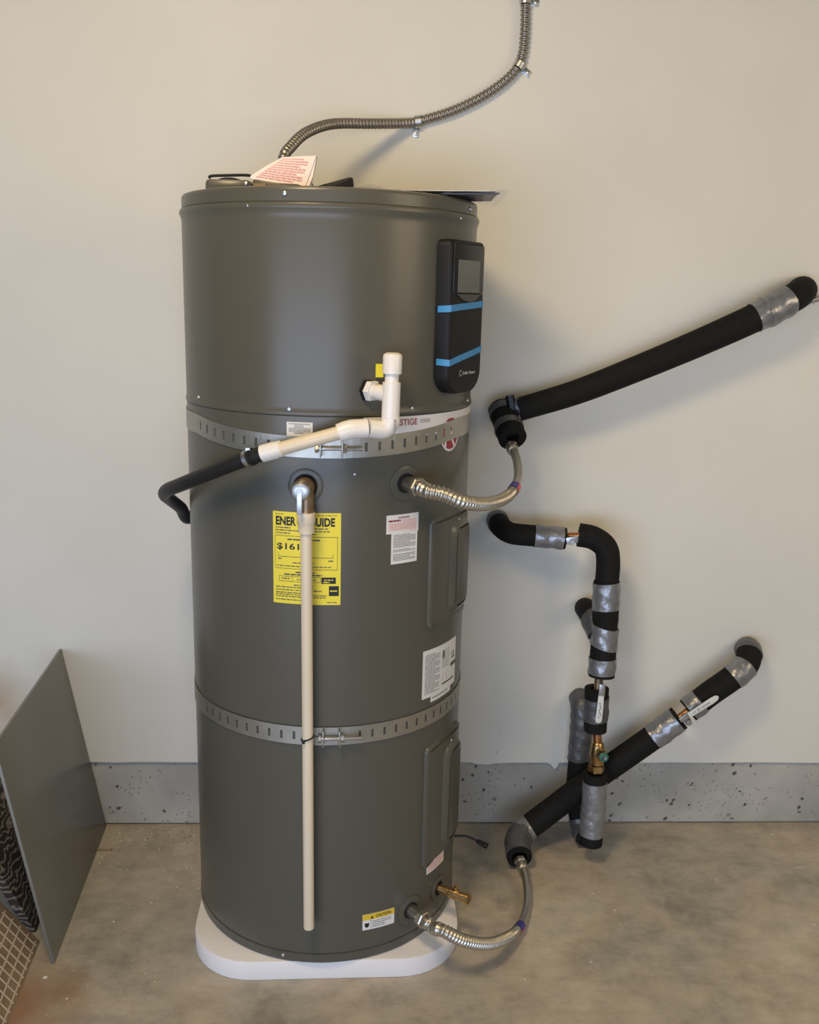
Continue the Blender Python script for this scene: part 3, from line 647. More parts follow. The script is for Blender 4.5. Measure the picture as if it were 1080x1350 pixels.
sd = (pd-mid).normalized()
MB().lathe([(0.0150, 0.0), (0.0150, 0.030), (0.0135, 0.031), (0.0135, (pd-mid).length)], mid, sd, 24).build('tee_branch', PVC, cdr)
MB().hexnut(mid+sd*((pd-mid).length-0.018), sd, 0.0205, 0.013).build('hex_nut', PVC, cdr, angle=25)
MB().hexnut(mid+sd*((pd-mid).length-0.005), sd, 0.0215, 0.007).build('gasket', BLACKPL, cdr, angle=25)
e1 = V(*(0.1233, -0.3403, 1.2231)); e2 = V(*(0.0810, -0.3559, 1.2252)); e3 = V(*(0.0505, -0.3625, 1.2235)); e4 = V(*(0.0284, -0.3649, 1.2165)); 
pth = spline([ctop+axd*(Lc-0.016), ctop+axd*(Lc-0.004), e1+V(-0.012, 0, -0.002), e2], 8)
MB().tube(pth, [0.0166]*2+[0.0172]*(len(pth)-2), 20).build('elbow', PVC, cdr)
pth2 = spline([e2, e2.lerp(e3, 0.5), e3, e4], 8)
MB().tube(pth2, [0.0180]*3+[0.0178]*(len(pth2)-6)+[0.0172]*3, 20).build('bend', PVC, cdr)
MB().lathe([(0.0178, -0.0006), (0.0178, 0.0006)], e2, e3-e2, 24).build('joint_line', INKG, cdr)
g1 = V(*(-0.0750, -0.3541, 1.1849)); g2 = V(*(-0.1124, -0.3441, 1.1727))
MB().tube([e4-(g1-e4)*0.1, g1+(g2-g1)*0.2], 0.0128, 20).build('pipe', CPVC, cdr)
MB().lathe([(0.0135, 0), (0.0155, 0.002), (0.0155, 0.012), (0.0165, 0.013), (0.0165, (g2-g1).length)], g1, g2-g1, 24).build('coupling', PVC, cdr)
pb = Print(lambda u, v: ctop+axd*(0.118+0.040*v)+V(0.0045+0.006*u, -0.0166, 0))
for k in range(14): pb.rect(0.3, 1.0, k/14.0, k/14.0+0.030+0.02*(k % 2))
pb.build('barcode', INKG, cdr)
# black hose
hs = empty('drain_hose', g2, 'black rubber drain hose bending around the left side of the tank', 'hose')
hp_ = [g2+(g1-g2)*0.1, V(*(-0.1362, -0.3332, 1.1633)), V(*(-0.1826, -0.3068, 1.1419)), V(*(-0.2422, -0.2550, 1.1104)), V(*(-0.2932, -0.2000, 1.0817)), V(*(-0.3331, -0.1350, 1.0566)), V(*(-0.3551, -0.0600, 1.0305)), V(*(-0.3616, 0.0200, 1.0027)), V(*(-0.3543, 0.1000, 0.9651)), V(*(-0.3434, 0.1700, 0.9246)), V(-0.27, 0.23, 1.0), V(-0.22, 0.285, 0.9), V(-0.20, 0.29, 0.7)]
dn = resample(spline(hp_, 10), 0.008)
MB().tube(dn, 0.0145, 18).build('hose', RUBBER, hs)
MB().lathe([(0.0165, 0), (0.0165, 0.010)], dn[3], dn[4]-dn[3], 22).build('hose_cuff', RUBBER, hs)
c0 = V(*(-0.1437, -0.3295, 1.1596)); dr = (dn[5]-dn[3]).normalized()
hc = MB().lathe([(0.0152, 0), (0.0166, 0.0005), (0.0166, 0.0095), (0.0152, 0.010)], dn[4], dr, 22).build('hose_clamp', ZINC, hs); tag(hc, 'metal worm clamp')
MB().box(dn[4]+dr*0.004+V(0, -0.006, 0.017), (0.0045, 0.004, 0.004)).build('clamp_screw', ZINC, hc, bevel=0.001)

# ================================================================== FLEXIBLE CONNECTORS
def flex(name, pts, port_pt, port_d, end_n, label, corr=(0.13, 0.62)):
    root = empty(name, port_pt, label, 'hose')
    p = resample(spline(pts, 14), 0.0007); n = len(p); rr = []; ph_i = 0.0
    for i in range(n):
        t = i/(n-1); amp = 0.0
        if corr[0]-0.12 < t < corr[1]: amp = 0.0013*min(1, (corr[1]-t)/0.12+0.12) 
        if t > 0.985: amp = 0
        ph_i += 2*PI*0.0007/(0.0090-0.0036*min(1.0, t/0.5)); r0 = 0.0142-0.0038*min(1.0, t/0.75)
        rr.append(r0+amp*math.sin(ph_i))
    MB().tube(p, rr, 16).build('braid', STEEL, root, angle=60)
    MB().lathe([(0.0150, 0), (0.0150, 0.036), (0.0142, 0.037), (0.0142, 0.040)], port_pt-port_d*0.004, port_d, 22).build('nipple', STEELD, root)
    nt_ = MB().hexnut(port_pt+port_d*0.033, port_d, 0.0195, 0.016).build('nut', STEEL, root, angle=25)
    MB().lathe([(0.0135, 0), (0.0145, 0.004), (0.0125, 0.012)], port_pt+port_d*0.048, port_d, 20).build('ferrule', STEELD, root)
    ed = (p[-1]-p[-18]).normalized()
    MB().hexnut(p[-1]+ed*0.000, ed, 0.0160, 0.014).build('nut', STEEL, root, angle=25)
    MB().lathe([(0.0122, -0.02), (0.0142, -0.017), (0.0142, -0.004), (0.0125, 0.001)], p[-1], ed, 20).build('ferrule', STEEL, root)
    i0, i1 = int(n*end_n), int(n*end_n)+44; r0 = rr[i0]
    # printed flag: blue half above, red half below
    for nm, m, a0, a1 in (('blue_flag', BLUET, 175, 355), ('red_flag', REDT, -5, 175)):
        rows = []; 
        for i in range(i0, i1, 3):
            T = (p[i+1]-p[i-1]).normalized(); side = V(0.1, -1.0, 0.2); x = (side-T*side.dot(T)).normalized(); y = T.cross(x)
            rows.append([p[i]+(x*math.cos(math.radians(a0+(a1-a0)*k/10))+y*math.sin(math.radians(a0+(a1-a0)*k/10)))*(r0+0.0010) for k in range(11)])
        MB().quadgrid(rows).build(nm, m, root)
    return root
hd = rad_dir(31.0); hpnt = cp(31.0, R, 1.105)
flex('flexible_connector', [hpnt+hd*0.057, hpnt+hd*0.074+V(0.003, 0, -0.003), V(*(0.2282, -0.3350, 1.0979)), V(*(0.2690, -0.3250, 1.0815)), V(*(0.3262, -0.2600, 1.0647)), V(*(0.3823, -0.1500, 1.0588)), V(*(0.4166, -0.0500, 1.0739)), V(*(0.4294, 0.0500, 1.0971)), V(*(0.4274, 0.1250, 1.1168))], hpnt, hd, 0.57,
  'braided steel flexible hose from the upper tank port to the insulated pipe stub', corr=(0.12, 0.60))
cd_ = rad_dir(38.6); cpnt = cp(38.6, R, 0.130)
flex('flexible_connector', [cpnt+cd_*0.057, cpnt+cd_*0.075+V(0.003, 0, -0.004), V(*(0.2540, -0.3350, 0.1492)), V(*(0.3100, -0.3250, 0.1130)), V(*(0.3802, -0.2700, 0.0659)), V(*(0.4507, -0.1700, 0.0244)), V(*(0.4895, -0.0700, 0.0123)), V(*(0.5002, 0.0100, 0.0264)), V(*(0.4947, 0.0650, 0.0416))], cpnt, cd_, 0.585,
  'braided steel flexible hose from the lower tank port beside the caution label', corr=(0.12, 0.60))

# ================================================================== INSULATED PIPES
def foam(path, r_, parent, name='foam_sleeve', hollow=(0.014, 0.02), m=None, seg=22, jitter=0.0):
    p = resample(path, 0.006); rr = r_ if isinstance(r_, (int, float)) else [r_[0]+(r_[1]-r_[0])*i/(len(p)-1) for i in range(len(p))]
    if jitter:
        base = rr if isinstance(rr, list) else [rr]*len(p); rr = [b_+jitter*math.sin(i*0.9)*math.sin(i*0.37+1) for i, b_ in enumerate(base)]
    return MB().tube(p, rr, seg, True, hollow).build(name, m or FOAM, parent, angle=50)
def tape(path, t0, t1, r_, parent, slant=0.0, m=None, seg=26, name='tape_wrap', wrinkle=0.0006):
    p = resample(cut(path, t0, t1), 0.004); n = len(p)-1
    mb = MB(); T = [(p[min(i+1, n)]-p[max(i-1, 0)]).normalized() for i in range(n+1)]
    x, y, d_ = frame(T[0]); rows = []; ph0 = random.uniform(0, 6)
    for i in range(n+1):
        x = (x-T[i]*x.dot(T[i])).normalized(); y = T[i].cross(x); row = []
        for k in range(seg):
            a = 2*PI*k/seg; rr = r_(i/n) if callable(r_) else r_
            rr += wrinkle*(1.2+math.sin(3*a+ph0+i*0.8)+math.sin(5*a-i*0.5+ph0))
            q = p[i]+(x*math.cos(a)+y*math.sin(a))*rr
            row.append(q+T[i]*slant*math.cos(a-0.6))
        rows.append(row)
    rows = [[a_.lerp(c_, 0.09) for a_, c_ in zip(rows[0], [p[0]]*seg)]]+rows+[[a_.lerp(c_, 0.09) for a_, c_ in zip(rows[-1], [p[-1]]*seg)]]
    mb.quadgrid(rows, False, True); return mb.build(name, m or TAPE, parent, angle=60)
# ---- hot line along the wall, upper right
A = empty('insulated_pipe', (0.7595, 0.2195, 1.3137), 'long black insulated pipe slanting up the wall at upper right', 'pipe')
pa_ = spline([V(*(0.4547, 0.2195, 1.1963)), V(*(0.5943, 0.2155, 1.2423)), V(*(0.7307, 0.2135, 1.2988)), V(*(0.8666, 0.2135, 1.3585)), V(*(0.9887, 0.2135, 1.4157)), V(*(1.0638, 0.2145, 1.4535))], 10)
foam(pa_, (0.0290, 0.0355), A)
el = spline([V(*(1.0496, 0.2145, 1.4460)), V(*(1.0906, 0.2195, 1.4685)), V(*(1.1255, 0.2345, 1.4854)), V(*(1.1512, 0.2645, 1.4969)), V(*(1.1726, 0.3075, 1.4993))], 8)
foam(el, 0.0355, A, 'elbow_sleeve', None)
tape(pa_, 0.872, 0.955, 0.0365, A); tape(pa_, 0.945, 1.0, 0.0385, A); tape(el, 0.0, 0.30, 0.0385, A)
MB().tube(spline([V(*(1.1832, 0.2895, 1.4718)), V(*(1.2094, 0.2895, 1.4798)), V(*(1.2468, 0.2895, 1.4918))], 5), 0.007, 10).build('pipe_strap', ZINC, A)
st_ = spline([V(*(0.4150, 0.2445, 1.1963)), V(*(0.4198, 0.2195, 1.1788)), V(*(0.4250, 0.1845, 1.1593)), V(*(0.4313, 0.1445, 1.1358))], 8)
foam(st_, (0.033, 0.0345), A, 'stub_sleeve', (0.016, 0.02))
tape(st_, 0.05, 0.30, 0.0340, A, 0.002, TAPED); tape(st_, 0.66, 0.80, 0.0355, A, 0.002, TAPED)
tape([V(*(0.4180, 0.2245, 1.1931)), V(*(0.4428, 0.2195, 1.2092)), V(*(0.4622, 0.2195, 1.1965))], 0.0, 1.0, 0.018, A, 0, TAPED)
MB().tube([V(*(0.4354, 0.2045, 1.1978)), V(*(0.4281, 0.2045, 1.2328))], 0.0105, 6).build('pipe_clip', BLACKPL2, A, angle=25)
# ---- recirculation line: out of the wall, across, down
B = empty('insulated_pipe', (0.5002, 0.2095, 0.8790), 'short black insulated pipe bending out of the wall beside the tank', 'pipe')
pb_ = spline([V(*(0.4296, 0.3195, 0.8909)), V(*(0.4273, 0.2895, 0.8941)), V(*(0.4299, 0.2495, 0.8899)), V(*(0.4513, 0.2195, 0.8818)), V(*(0.4998, 0.2075, 0.8795)), V(*(0.5475, 0.2035, 0.8772)), V(*(0.5875, 0.1995, 0.8748))], 8)
foam(pb_, (0.0275, 0.0275), B)
tape(pb_, 0.0, 0.22, 0.0283, B, 0, TAPED); tape(pb_, 0.70, 0.975, 0.0284, B)
# valve in the gap
vl = empty('ball_valve', (0.6058, 0.1945, 0.8744), 'small silver valve in the gap between the two black elbow pipes', 'valve')
MB().tube([V(*(0.5795, 0.1995, 0.8787)), V(*(0.5983, 0.1975, 0.8814)), V(*(0.6316, 0.1915, 0.8834))], 0.010, 14).build('valve_body', COPPER, vl)
MB().box((0.5982, 0.1695, 0.8789), (0.016, 0.002, 0.009), (0.97, 0, 0.2), (0, 1, 0), (-0.2, 0, 0.97)).build('lever', ZINC, vl, bevel=0.001)
MB().hexnut((0.5968, 0.1795, 0.8743), (0,-1,0), 0.008, 0.016).build('stem_nut', ZINC, vl, angle=25)
B2 = empty('insulated_pipe', (0.6935, 0.1745, 0.8234), 'black insulated elbow pipe turning down into taped tee with branch', 'pipe')
pb2 = spline([V(*(0.6183, 0.1935, 0.8866)), V(*(0.6540, 0.1875, 0.8808)), V(*(0.6850, 0.1815, 0.8590)), V(*(0.6941, 0.1765, 0.8229)), V(*(0.6929, 0.1695, 0.7610))], 8)
foam(pb2[::-1], 0.0300, B2, hollow=(0.013, 0.02))
pb3 = spline([V(*(0.6921, 0.1695, 0.7731)), V(*(0.6937, 0.1645, 0.7063)), V(*(0.6924, 0.1545, 0.6079)), V(*(0.6907, 0.1475, 0.5260))], 10)
foam(pb3, (0.0325, 0.0335), B2, 'tee_sleeve', (0.014, 0.02), jitter=0.0008)
br = spline([V(*(0.6851, 0.1645, 0.6349)), V(*(0.6750, 0.1945, 0.6588)), V(*(0.6711, 0.2395, 0.6657)), V(*(0.6755, 0.2995, 0.6555)), V(*(0.6770, 0.3145, 0.6525))], 8)
foam(br, (0.033, 0.028), B2, 'branch_sleeve', None)
tape(pb3, 0.02, 0.36, lambda t: 0.0335+0.001*math.sin(3*t), B2, 0.003); tape(pb3, 0.50, 0.68, 0.0352, B2, -0.009); tape(pb3, 0.80, 0.97, 0.0347, B2, 0.001)
tape(br, 0.0, 0.30, 0.0338, B2, 0.0, TAPED)
# ---- shut-off valve with white lever, then the mixing valve
V1 = empty('ball_valve', (0.6853, 0.1445, 0.5085), 'shut-off valve with white lever hanging down over taped sleeve', 'valve')
MB().tube([V(*(0.6857, 0.1475, 0.5405)), V(*(0.6833, 0.1435, 0.4776))], 0.0115, 16).build('valve_body', BRONZE, V1)
lvp = [(-0.0065, 0.0), (0.0065, 0.0), (0.0085, -0.055), (0.0085, -0.088), (0.006, -0.094), (0, -0.096), (-0.006, -0.094), (-0.0085, -0.088), (-0.0078, -0.055)]
lo_ = V(*(0.6813, 0.0975, 0.5125))
MB().prism([lo_+V(x-0.002*(-z/0.09), 0.012*(-z/0.09)*0.2, z) for x, z in lvp], (0, 0.003, 0)).build('lever', LEVER, V1, bevel=0.0008)
MB().prism([lo_+V(x, 0, z) for x, z in ((-0.0075, 0.012), (0.0075, 0.012), (0.0075, -0.018), (-0.0075, -0.018))], (0, -0.0025, 0)).build('lever_root', ZINC, V1, bevel=0.0006)
MB().tube([V(*(0.6868, 0.1435, 0.5110)), lo_+V(0, 0.001, 0.006)], 0.006, 10).build('stem', ZINC, V1)
pw = Print(lambda u, v: lo_+V(-0.004+0.008*u-0.0015, -0.0006+0.002*v, -0.038-0.045*v))
for k in range(7): pw.rect(0.2+0.2*(k % 3), 0.45+0.22*(k % 3), k/7, k/7+0.09)
pw.build('lever_print', INKS, V1)
B3 = empty('insulated_pipe', (0.6817, 0.1415, 0.4364), 'short taped sleeve behind the white hanging lever', 'pipe')
pb4 = spline([V(*(0.6833, 0.1395, 0.3779)), V(*(0.6817, 0.1415, 0.4364)), V(*(0.6801, 0.1435, 0.4943))], 8)
foam(pb4, (0.0290, 0.0310), B3, hollow=(0.015, 0.02))
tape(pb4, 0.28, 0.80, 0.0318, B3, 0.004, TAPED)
MV = empty('mixing_valve', (0.6980, 0.1345, 0.3226), 'brass drain valve with green knob below the taped sleeve', 'valve')
MB().tube([V(*(0.6866, 0.1395, 0.3886)), V(*(0.6914, 0.1355, 0.3350))], 0.0115, 18).build('copper_pipe', COPPER, MV)
q0 = V(*(0.6907, 0.1365, 0.3473)); q1 = V(*(0.6945, 0.1315, 0.2766))
MB().lathe([(0.0120, 0), (0.0155, 0.004), (0.0175, 0.018), (0.0200, 0.030), (0.0200, 0.040), (0.0165, 0.052), (0.0165, 0.060)], q0, q1-q0, 24).build('valve_body', BRASS, MV)
kd = (V(*(0.6998, 0.0795, 0.3280))-V(*(0.6950, 0.1295, 0.3187))).normalized()
k0 = V(*(0.6929, 0.1295, 0.3209))
MB().hexnut(k0+kd*0.010, kd, 0.0165, 0.016).build('bonnet_nut', BRASS, MV, angle=25)
MB().lathe([(0.0105, 0), (0.0118, 0.003), (0.0118, 0.010), (0.009, 0.012)], k0+kd*0.034, kd, 20).build('green_cap', GREEN, MV)
MB().lathe([(0.0060, 0), (0.0050, 0.004), (0.0035, 0.007)], k0+kd*0.0455, kd, 14).build('cap_screw', ZINC, MV)
MB().lathe([(0.011, 0), (0.011, 0.020)], k0, kd, 16).build('bonnet', BRASS, MV)
MB().hexnut(V(*(0.6902, 0.1325, 0.2848)), q1-q0, 0.0215, 0.020).build('union_nut', BRASS, MV, angle=25)
B4 = empty('insulated_pipe', (0.6920, 0.1295, 0.1617), 'taped vertical sleeve below the brass valve hanging near the floor', 'pipe')
pb5 = spline([V(*(0.6895, 0.1315, 0.2614)), V(*(0.6901, 0.1255, 0.1751)), V(*(0.6883, 0.1195, 0.0630))], 10)
foam(pb5[::-1], 0.0300, B4, hollow=(0.020, 0.012))
tape(pb5, 0.14, 0.88, lambda t: 0.0311+0.0006*math.sin(7*t), B4, 0.0, wrinkle=0.0003)
tape(pb5, 0.52, 0.80, 0.0320, B4, 0.004, TAPE)
# ---- riser standing behind against the wall
D = empty('insulated_pipe', (0.6803, 0.2695, 0.2296), 'dark taped riser pipe behind the brass valve against the wall', 'pipe')
pd_ = spline([V(*(0.6808, 0.3195, 0.3919)), V(*(0.6784, 0.2995, 0.3919)), V(*(0.6780, 0.2745, 0.3765)), V(*(0.6793, 0.2695, 0.3092)), V(*(0.6782, 0.2695, 0.2296)), V(*(0.6773, 0.2675, 0.1384)), V(*(0.6825, 0.2545, 0.0806)), V(*(0.6902, 0.2295, 0.0396)), V(*(0.6919, 0.1895, 0.0368))], 8)
foam(pd_, 0.0280, D, hollow=None)
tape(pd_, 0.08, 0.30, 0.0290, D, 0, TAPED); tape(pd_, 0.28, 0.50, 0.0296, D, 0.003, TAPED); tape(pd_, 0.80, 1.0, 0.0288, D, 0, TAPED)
# ---- cold line slanting down to the left
E_ = empty('insulated_pipe', (1.0524, 0.2195, 0.4886), 'black insulated pipe elbow coming out of the wall at lower right', 'pipe')
pe = spline([V(*(1.1392, 0.3195, 0.5336)), V(*(1.1282, 0.2895, 0.5432)), V(*(1.1183, 0.2545, 0.5439)), V(*(1.0981, 0.2245, 0.5235)), V(*(1.0591, 0.2115, 0.4942)), V(*(1.0013, 0.2095, 0.4493)), V(*(0.9475, 0.2075, 0.4021))], 8)
foam(pe, (0.0330, 0.0325), E_)
tape(pe, 0.0, 0.34, 0.0342, E_, 0.004, TAPED); tape(pe, 0.50, 0.66, 0.0342, E_, 0.003); tape(pe, 0.90, 0.985, 0.0338, E_, 0.002)
V2 = empty('ball_valve', (0.9334, 0.2045, 0.3882), 'shut-off valve with white lever lying along the slanting lower pipe', 'valve')
MB().tube([V(*(0.9648, 0.2075, 0.4153)), V(*(0.9114, 0.2075, 0.3691))], 0.0105, 16).build('valve_body', COPPER, V2)
la, lb = V(*(0.9317, 0.1575, 0.4126)), V(*(1.0066, 0.1615, 0.4645)); ldir = (lb-la).normalized(); lnr = ldir.cross(V(0, -1, 0)).normalized()
lp2 = [(0, -0.0075), (0.060, -0.0088), (0.071, -0.0075), (0.0765, -0.003), (0.0765, 0.003), (0.071, 0.0075), (0.060, 0.0088), (0, 0.0075)]
sl_ = (lb-la).length/0.0765
MB().prism([la+ldir*x*sl_+lnr*y for x, y in lp2], (0, -0.003, 0)).build('lever', LEVER, V2, bevel=0.0008)
MB().prism([la+ldir*x+lnr*y for x, y in ((-0.026, -0.006), (0.006, -0.0075), (0.006, 0.0075), (-0.026, 0.006))], (0, 0.003, 0)).build('lever_root', ZINC, V2, bevel=0.0006)
MB().hexnut(V(*(0.9338, 0.1945, 0.3929)), (0,-1,0), 0.0095, 0.042).build('stem_nut', ZINC, V2, angle=25)
pw = Print(lambda u, v: la+ldir*(0.012+0.055*u)+lnr*(0.005-0.010*v)*-1+V(0, -0.0034, 0))
pw.box(0.02, 0.16, 0.2, 0.8, 0.02, 0.08); pw.words(0.25, 0.42, 0.15, 0.25); pw.words(0.25, 0.42, 0.6, 0.25); pw.words(0.5, 0.95, 0.35, 0.3); pw.build('lever_print', INKG, V2)
F_ = empty('insulated_pipe', (0.7387, 0.1995, 0.2332), 'long black insulated pipe slanting down left behind the brass valve', 'pipe')
pf = spline([V(*(0.9267, 0.2075, 0.3823)), V(*(0.8615, 0.2075, 0.3271)), V(*(0.7898, 0.2075, 0.2692)), V(*(0.6914, 0.2055, 0.1917)), V(*(0.6113, 0.1995, 0.1272)), V(*(0.5519, 0.1895, 0.0832)), V(*(0.5173, 0.1745, 0.0652)), V(*(0.4985, 0.1445, 0.0591)), V(*(0.4941, 0.1145, 0.0514)), V(*(0.4937, 0.0845, 0.0442))], 8)
foam(pf, (0.0335, 0.0330), F_, hollow=(0.020, 0.03))
tape(pf, 0.01, 0.115, 0.0346, F_, 0.002)
tape(pf, 0.60, 0.70, 0.0345, F_, 0.004); tape(pf, 0.69, 0.975, 0.0338, F_, 0.0, TAPED)

# ================================================================== ELECTRICAL CONDUIT
cn = empty('flexible_conduit', (0.2805, 0.3055, 1.8952), 'ribbed grey flexible metal conduit looping up the wall from the heater top', 'conduit')
cpts = [V((-0.0978, -0.0350, 1.7233)[0], -0.035, 1.690), V(*(-0.0966, -0.0300, 1.7328)), V(*(-0.0834, 0.0000, 1.7594)), V(*(-0.0558, 0.0600, 1.7961)), V(*(-0.0041, 0.1400, 1.8281)), V(*(0.0829, 0.2200, 1.8447)), V(*(0.1634, 0.2850, 1.8587)), V(*(0.1943, 0.2975, 1.8659)), V(*(0.2799, 0.2975, 1.8938)), V(*(0.3593, 0.2975, 1.9348)), V(*(0.4131, 0.2975, 1.9780)), V(*(0.4327, 0.2975, 2.0149)), V(*(0.4373, 0.2975, 2.0641)), V(*(0.4353, 0.2975, 2.1366)), V(*(0.4302, 0.2975, 2.2000)), V(*(0.4179, 0.2975, 2.3702))]
p = resample(spline(cpts, 12), 0.0013); 
MB().tube(p, [0.0106+0.0013*math.sin(2*PI*i*0.0013/0.0100) for i in range(len(p))], 14).build('armour', COND, cn, angle=60)
def cclip(px_c, along, px_foot, label):
    c = Vector(px_c); root = empty('conduit_clip', c, label, 'clip', 'metal clips holding the conduit'); a = Vector(along).normalized(); s_ = a.cross(V(0,-1,0)).normalized()
    mb = MB(); arc = []
    for k in range(13):
        an = math.radians(-10+200*k/12); arc.append((math.cos(an), math.sin(an)))
    rows = []
    for x, y in arc:
        rows.append([c+s_*x*0.0125+V(0,-1,0)*y*0.0125+a*h for h in (-0.007, 0.007)]+[c+s_*x*0.0138+V(0,-1,0)*y*0.0138+a*h for h in (0.007, -0.007)])
    mb.quadgrid(rows, False, True); mb.build('saddle', ZINC, root)
    f_ = Vector(px_foot); fd = (f_-c); fd.y = 0; fd.normalize()
    ft = V(c.x, yd-0.0012, c.z)+fd*0.022
    fo = MB().box(ft, (0.012, 0.0012, 0.0075), fd, (0,1,0), fd.cross(V(0,1,0))).build('foot', ZINC, root, bevel=0.0008)
    screw(ft+fd*0.004+V(0,-0.001,0), (0,-1,0), root, 0.0045)
cclip((0.1925, 0.2975, 1.8650), (1, 0, 0.12), (0.1895, 0.2975, 1.8405), 'metal clip holding the conduit where it leaves the wall')
cclip((0.4283, 0.2975, 1.9967), (0.5, 0, 0.8), (0.4506, 0.2975, 1.9826), 'metal clip at the bend of the rising conduit')
cclip((0.4354, 0.2975, 2.1350), (0, 0, 1), (0.4567, 0.2975, 2.1342), 'metal clip on the conduit at the very top')

# ================================================================== LOOSE THINGS ON TOP
pt_ = [V(-0.1460, -0.205, 1.672), V(-0.1430, -0.205, 1.6765), V(-0.1140, -0.200, 1.696), V(-0.0850, -0.195, 1.7125), V(-0.0460, -0.195, 1.7155), V(-0.0205, -0.195, 1.7170), V(-0.0275, -0.200, 1.679), V(-0.0355, -0.205, 1.6580), V(-0.0560, -0.205, 1.6640), V(-0.0960, -0.205, 1.6655)]
tagp = MB().prism(pt_, (0, 0.0012, 0)).build('paper_tag', PAPERP); tag(tagp, 'pink printed paper tag folded on top of the heater', 'paper tag')
def ptmap(u, v):
    l = V(-0.1430, -0.2055, 1.674).lerp(V(-0.0840, -0.1955, 1.712), 1-v); r_ = V(-0.0480, -0.2058, 1.662).lerp(V(-0.0320, -0.1955, 1.714), 1-v); return l.lerp(r_, u)+V(0, -0.0010, 0)
pr = Print(ptmap)
for k in range(10): pr.words(0.06, 0.97 if k % 3 else 0.8, 0.06+0.094*k, 0.038, 0.06, 0.16, 0.015)
pr.build('tag_print', REDP, tagp)
MB().prism([V(-0.0420, -0.2065, 1.662), V(-0.0225, -0.197, 1.7165), V(-0.0205, -0.185, 1.7165), V(-0.0320, -0.190, 1.660)], (0.0012, 0, 0)).build('tag_fold', WHITE, tagp)
# clear bag with booklet
bgo = empty('document_bag', (0.24, -0.10, ZT), 'clear plastic bag with booklet lying over the right edge of the heater top', 'bag')
def sheet(x0, x1, y0, y1, zf, nx, ny, th):
    mb = MB(); up_ = [[V(x0+(x1-x0)*i/nx, y0+(y1-y0)*j/ny, zf(i/nx, j/ny)+th) for j in range(ny+1)] for i in range(nx+1)]; dn_ = [[q-V(0,0,th) for q in row] for row in up_]
    mb.quadgrid(up_); mb.quadgrid(dn_); n = (nx+1)*(ny+1); m_ = ny+1
    bd_ = [i*m_ for i in range(nx+1)]+[nx*m_+j for j in range(1, m_)]+[i*m_+ny for i in range(nx-1, -1, -1)]+[j for j in range(ny-1, 0, -1)]
    for a, b_ in zip(bd_, bd_[1:]+bd_[:1]): mb.f.append((a, b_, n+b_, n+a))
    return mb
zfun = lambda u, v: ZT+0.006+0.004*math.sin(9*u+3*v)+0.003*math.sin(21*u-5*v)+0.009*(1-u)*abs(math.sin(5*v))
sheet(0.045, 0.345, -0.22, 0.03, zfun, 26, 12, 0.0006).build('bag_film', PLASTIC, bgo)
sheet(0.22, 0.330, -0.19, -0.06, lambda u, v: ZT+0.0025+0.004*u+0.002*math.sin(4*v), 8, 6, 0.0030).build('booklet', PURPLE, bgo)
sheet(0.14, 0.322, -0.205, -0.01, lambda u, v: ZT+0.0060+0.004*u+0.002*math.sin(4*v), 8, 6, 0.0008).build('leaflet', WHITE, bgo)

# ================================================================== TILES LEANING AT THE LEFT
P1 = V(*(-0.6293, 0.3235, 0.0000)); P1.y = 0.312; P1.x = -0.6290
P2 = V(*(-0.5955, -0.2423, 0.0000)); P3 = V(-0.7205, 0.3085, 0.527)
along = P2-P1; P4 = P3+along*0.985
tn_ = along.cross(P3-P1).normalized()
if tn_.x > 0: tn_ = -tn_
tl = MB().prism([P1, P2, P4, P3], tn_*0.007).build('floor_tile', DARKTILE, bevel=0.0008); tag(tl, 'large plain charcoal tile leaning left beside the wall', 'tile')
# tan tile back with raised grid in front
Q1 = V(*(-0.6522, -0.1664, 0.0000)); Q2 = V(*(-0.6325, -0.4211, 0.0000)); dq = (Q2-Q1).normalized(); Q2 = Q1+dq*0.60
top1 = V(*(-0.7750, -0.0673, 0.1586)); upq = (top1-Q1); upq = (upq-dq*upq.dot(dq)).normalized()
nq = dq.cross(upq).normalized()
if nq.x < 0: nq = -nq
th_ = 0.30
tt = empty('tile_panel', Q1, 'brown tile back with pale raised grid leaning at lower left corner', 'tile')
MB().prism([Q1, Q2, Q2+upq*th_, Q1+upq*th_], -nq*0.012).build('slab', TAN, tt)
def rib(a0, b0, a1, b1, w_=0.0016):
    s_ = Q1+dq*a0+upq*b0; e_ = Q1+dq*a1+upq*b1; dr_ = (e_-s_).normalized(); sd_ = nq.cross(dr_)
    MB().prism([s_+sd_*w_, e_+sd_*w_, e_-sd_*w_, s_-sd_*w_], nq*0.0012).build('grid_rib', RIB, tt)
g = 0.0255
for (ba, bb) in ((0.012, 0.115), (0.165, 0.268)):
    nrow = int((bb-ba)/g)
    for k in range(nrow+1): rib(0.012, ba+k*g, 0.585, ba+k*g)
    for k in range(22): rib(0.022+k*g, ba-0.006, 0.022+k*g, bb+0.004)
# dark veined slab between the two tiles
S1 = V(-0.705, 0.235, 0.0); S2 = V(-0.672, -0.135, 0.0)
upl = V(-0.16, 0, 0.36).normalized()
sv = MB().prism([S1, S2, S2+upl*0.335, S1+upl*0.335], V(-0.02, 0, -0.006)).build('stone_slab', STONE, bevel=0.001); tag(sv, 'dark veined stone slab standing behind the charcoal tile at left edge', 'slab')

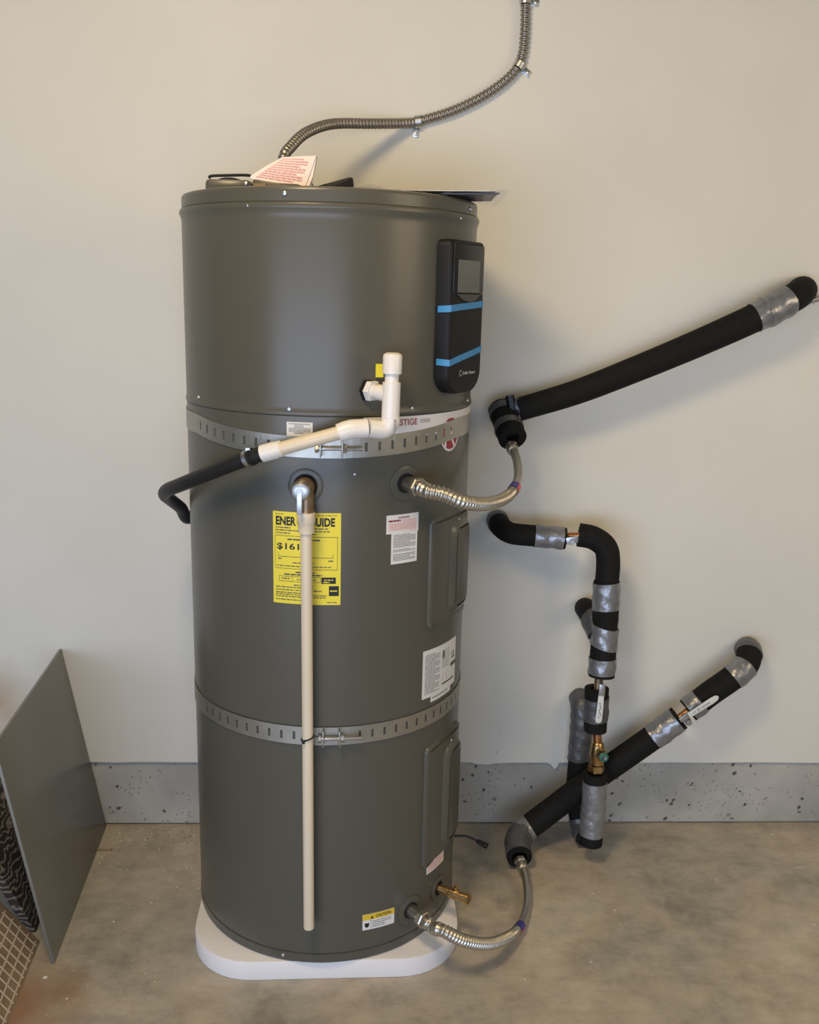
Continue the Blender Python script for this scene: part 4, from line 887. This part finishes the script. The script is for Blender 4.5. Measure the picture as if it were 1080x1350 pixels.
# ================================================================== DEBRIS
CHIP = mat('plaster_chip', (0.62, 0.58, 0.52), 0.8); CHIPB = mat('brown_chip', (0.32, 0.24, 0.17), 0.8)
def chip_mesh(mb, c, r_):
    o = len(mb.v); n = 5; a0 = random.uniform(0, 6)
    for k in range(n): a = a0+2*PI*k/n; q = r_*random.uniform(0.6, 1.2); mb.v.append(V(c.x+q*math.cos(a), c.y+q*math.sin(a), 0.0))
    mb.v.append(V(c.x+random.uniform(-.3, .3)*r_, c.y, r_*random.uniform(0.5, 0.9)))
    for k in range(n): mb.f.append((o+k, o+(k+1) % n, o+n))
    mb.f.append(tuple(o+k for k in range(n))[::-1])
mb = MB()
for x, y, r_ in [(0.6696, -0.0037, 0.0032), (0.7087, -0.0701, 0.0032), (0.9677, 0.1203, 0.0032), (1.0079, 0.05, 0.0032), (1.2449, 0.2596, 0.0032), (1.1832, -0.13, 0.0032), (1.031, -0.1532, 0.0032), (0.6056, -0.2519, 0.0032), (0.4458, -0.3052, 0.0032), (0.4123, 0.1838, 0.0032), (-0.5369, -0.3468, 0.0032), (-0.5031, -0.0988, 0.0032), (-0.4315, -0.0284, 0.0032), (-0.4593, 0.1971, 0.0032), (-0.5061, 0.2258, 0.0032), (-0.3721, 0.1178, 0.0032), (-0.3252, 0.0278, 0.0032)]: chip_mesh(mb, V(x, y, 0), r_)
for k in range(110):
    x = random.uniform(-0.62, -0.30); y = 0.31-abs(random.gauss(0, 0.10)); chip_mesh(mb, V(x, max(y, -0.3), 0), random.choice((0.0012, 0.0016, 0.0022, 0.003)))
for k in range(90): chip_mesh(mb, V(random.uniform(-0.58, -0.33), random.uniform(-0.4, 0.25), 0), random.uniform(0.0008, 0.0020))
for k in range(60): chip_mesh(mb, V(random.uniform(0.35, 1.3), random.uniform(-0.6, 0.29), 0), random.uniform(0.0008, 0.0018))
tag(mb.build('plaster_crumbs', CHIP), 'white plaster crumbs scattered over the concrete floor', 'crumbs', kind='stuff')
mb = MB()
for k in range(160): chip_mesh(mb, V(random.uniform(-0.62, -0.30), 0.31-abs(random.gauss(0, 0.07)), 0), random.choice((0.0012, 0.002, 0.003)))
tag(mb.build('dirt_crumbs', CHIPB), 'brown dirt crumbs along the curb left of the tank', 'crumbs', kind='stuff')
na = V(*(-0.6221, 0.1920, 0.0040)); nb = V(*(-0.5842, 0.1917, 0.0040)); nl = empty('nail', na, 'thin rusty nail on the floor by the charcoal tile', 'nail')
MB().tube([na, nb], 0.0019, 8).build('nail_shank', CARD, nl)
MB().lathe([(0.0045, -0.001), (0.0045, 0.001)], nb, nb-na, 10).build('nail_head', CARD, nl)
for x, y, r_, lb_ in (((-0.6021, -0.2830, 0.0000)[0], (-0.6021, -0.2830, 0.0000)[1], 0.0062, 'white plaster lump near the bottom corner of the charcoal tile'), ((-0.3898, 0.2579, 0.0000)[0], (-0.3898, 0.2579, 0.0000)[1], 0.005, 'dark brown chip on the floor beside the curb left of the tank')):
    mb = MB(); chip_mesh(mb, V(x, y, 0), r_); tag(mb.build('plaster_lump', CHIP if 'white' in lb_ else CARD), lb_, 'lump')
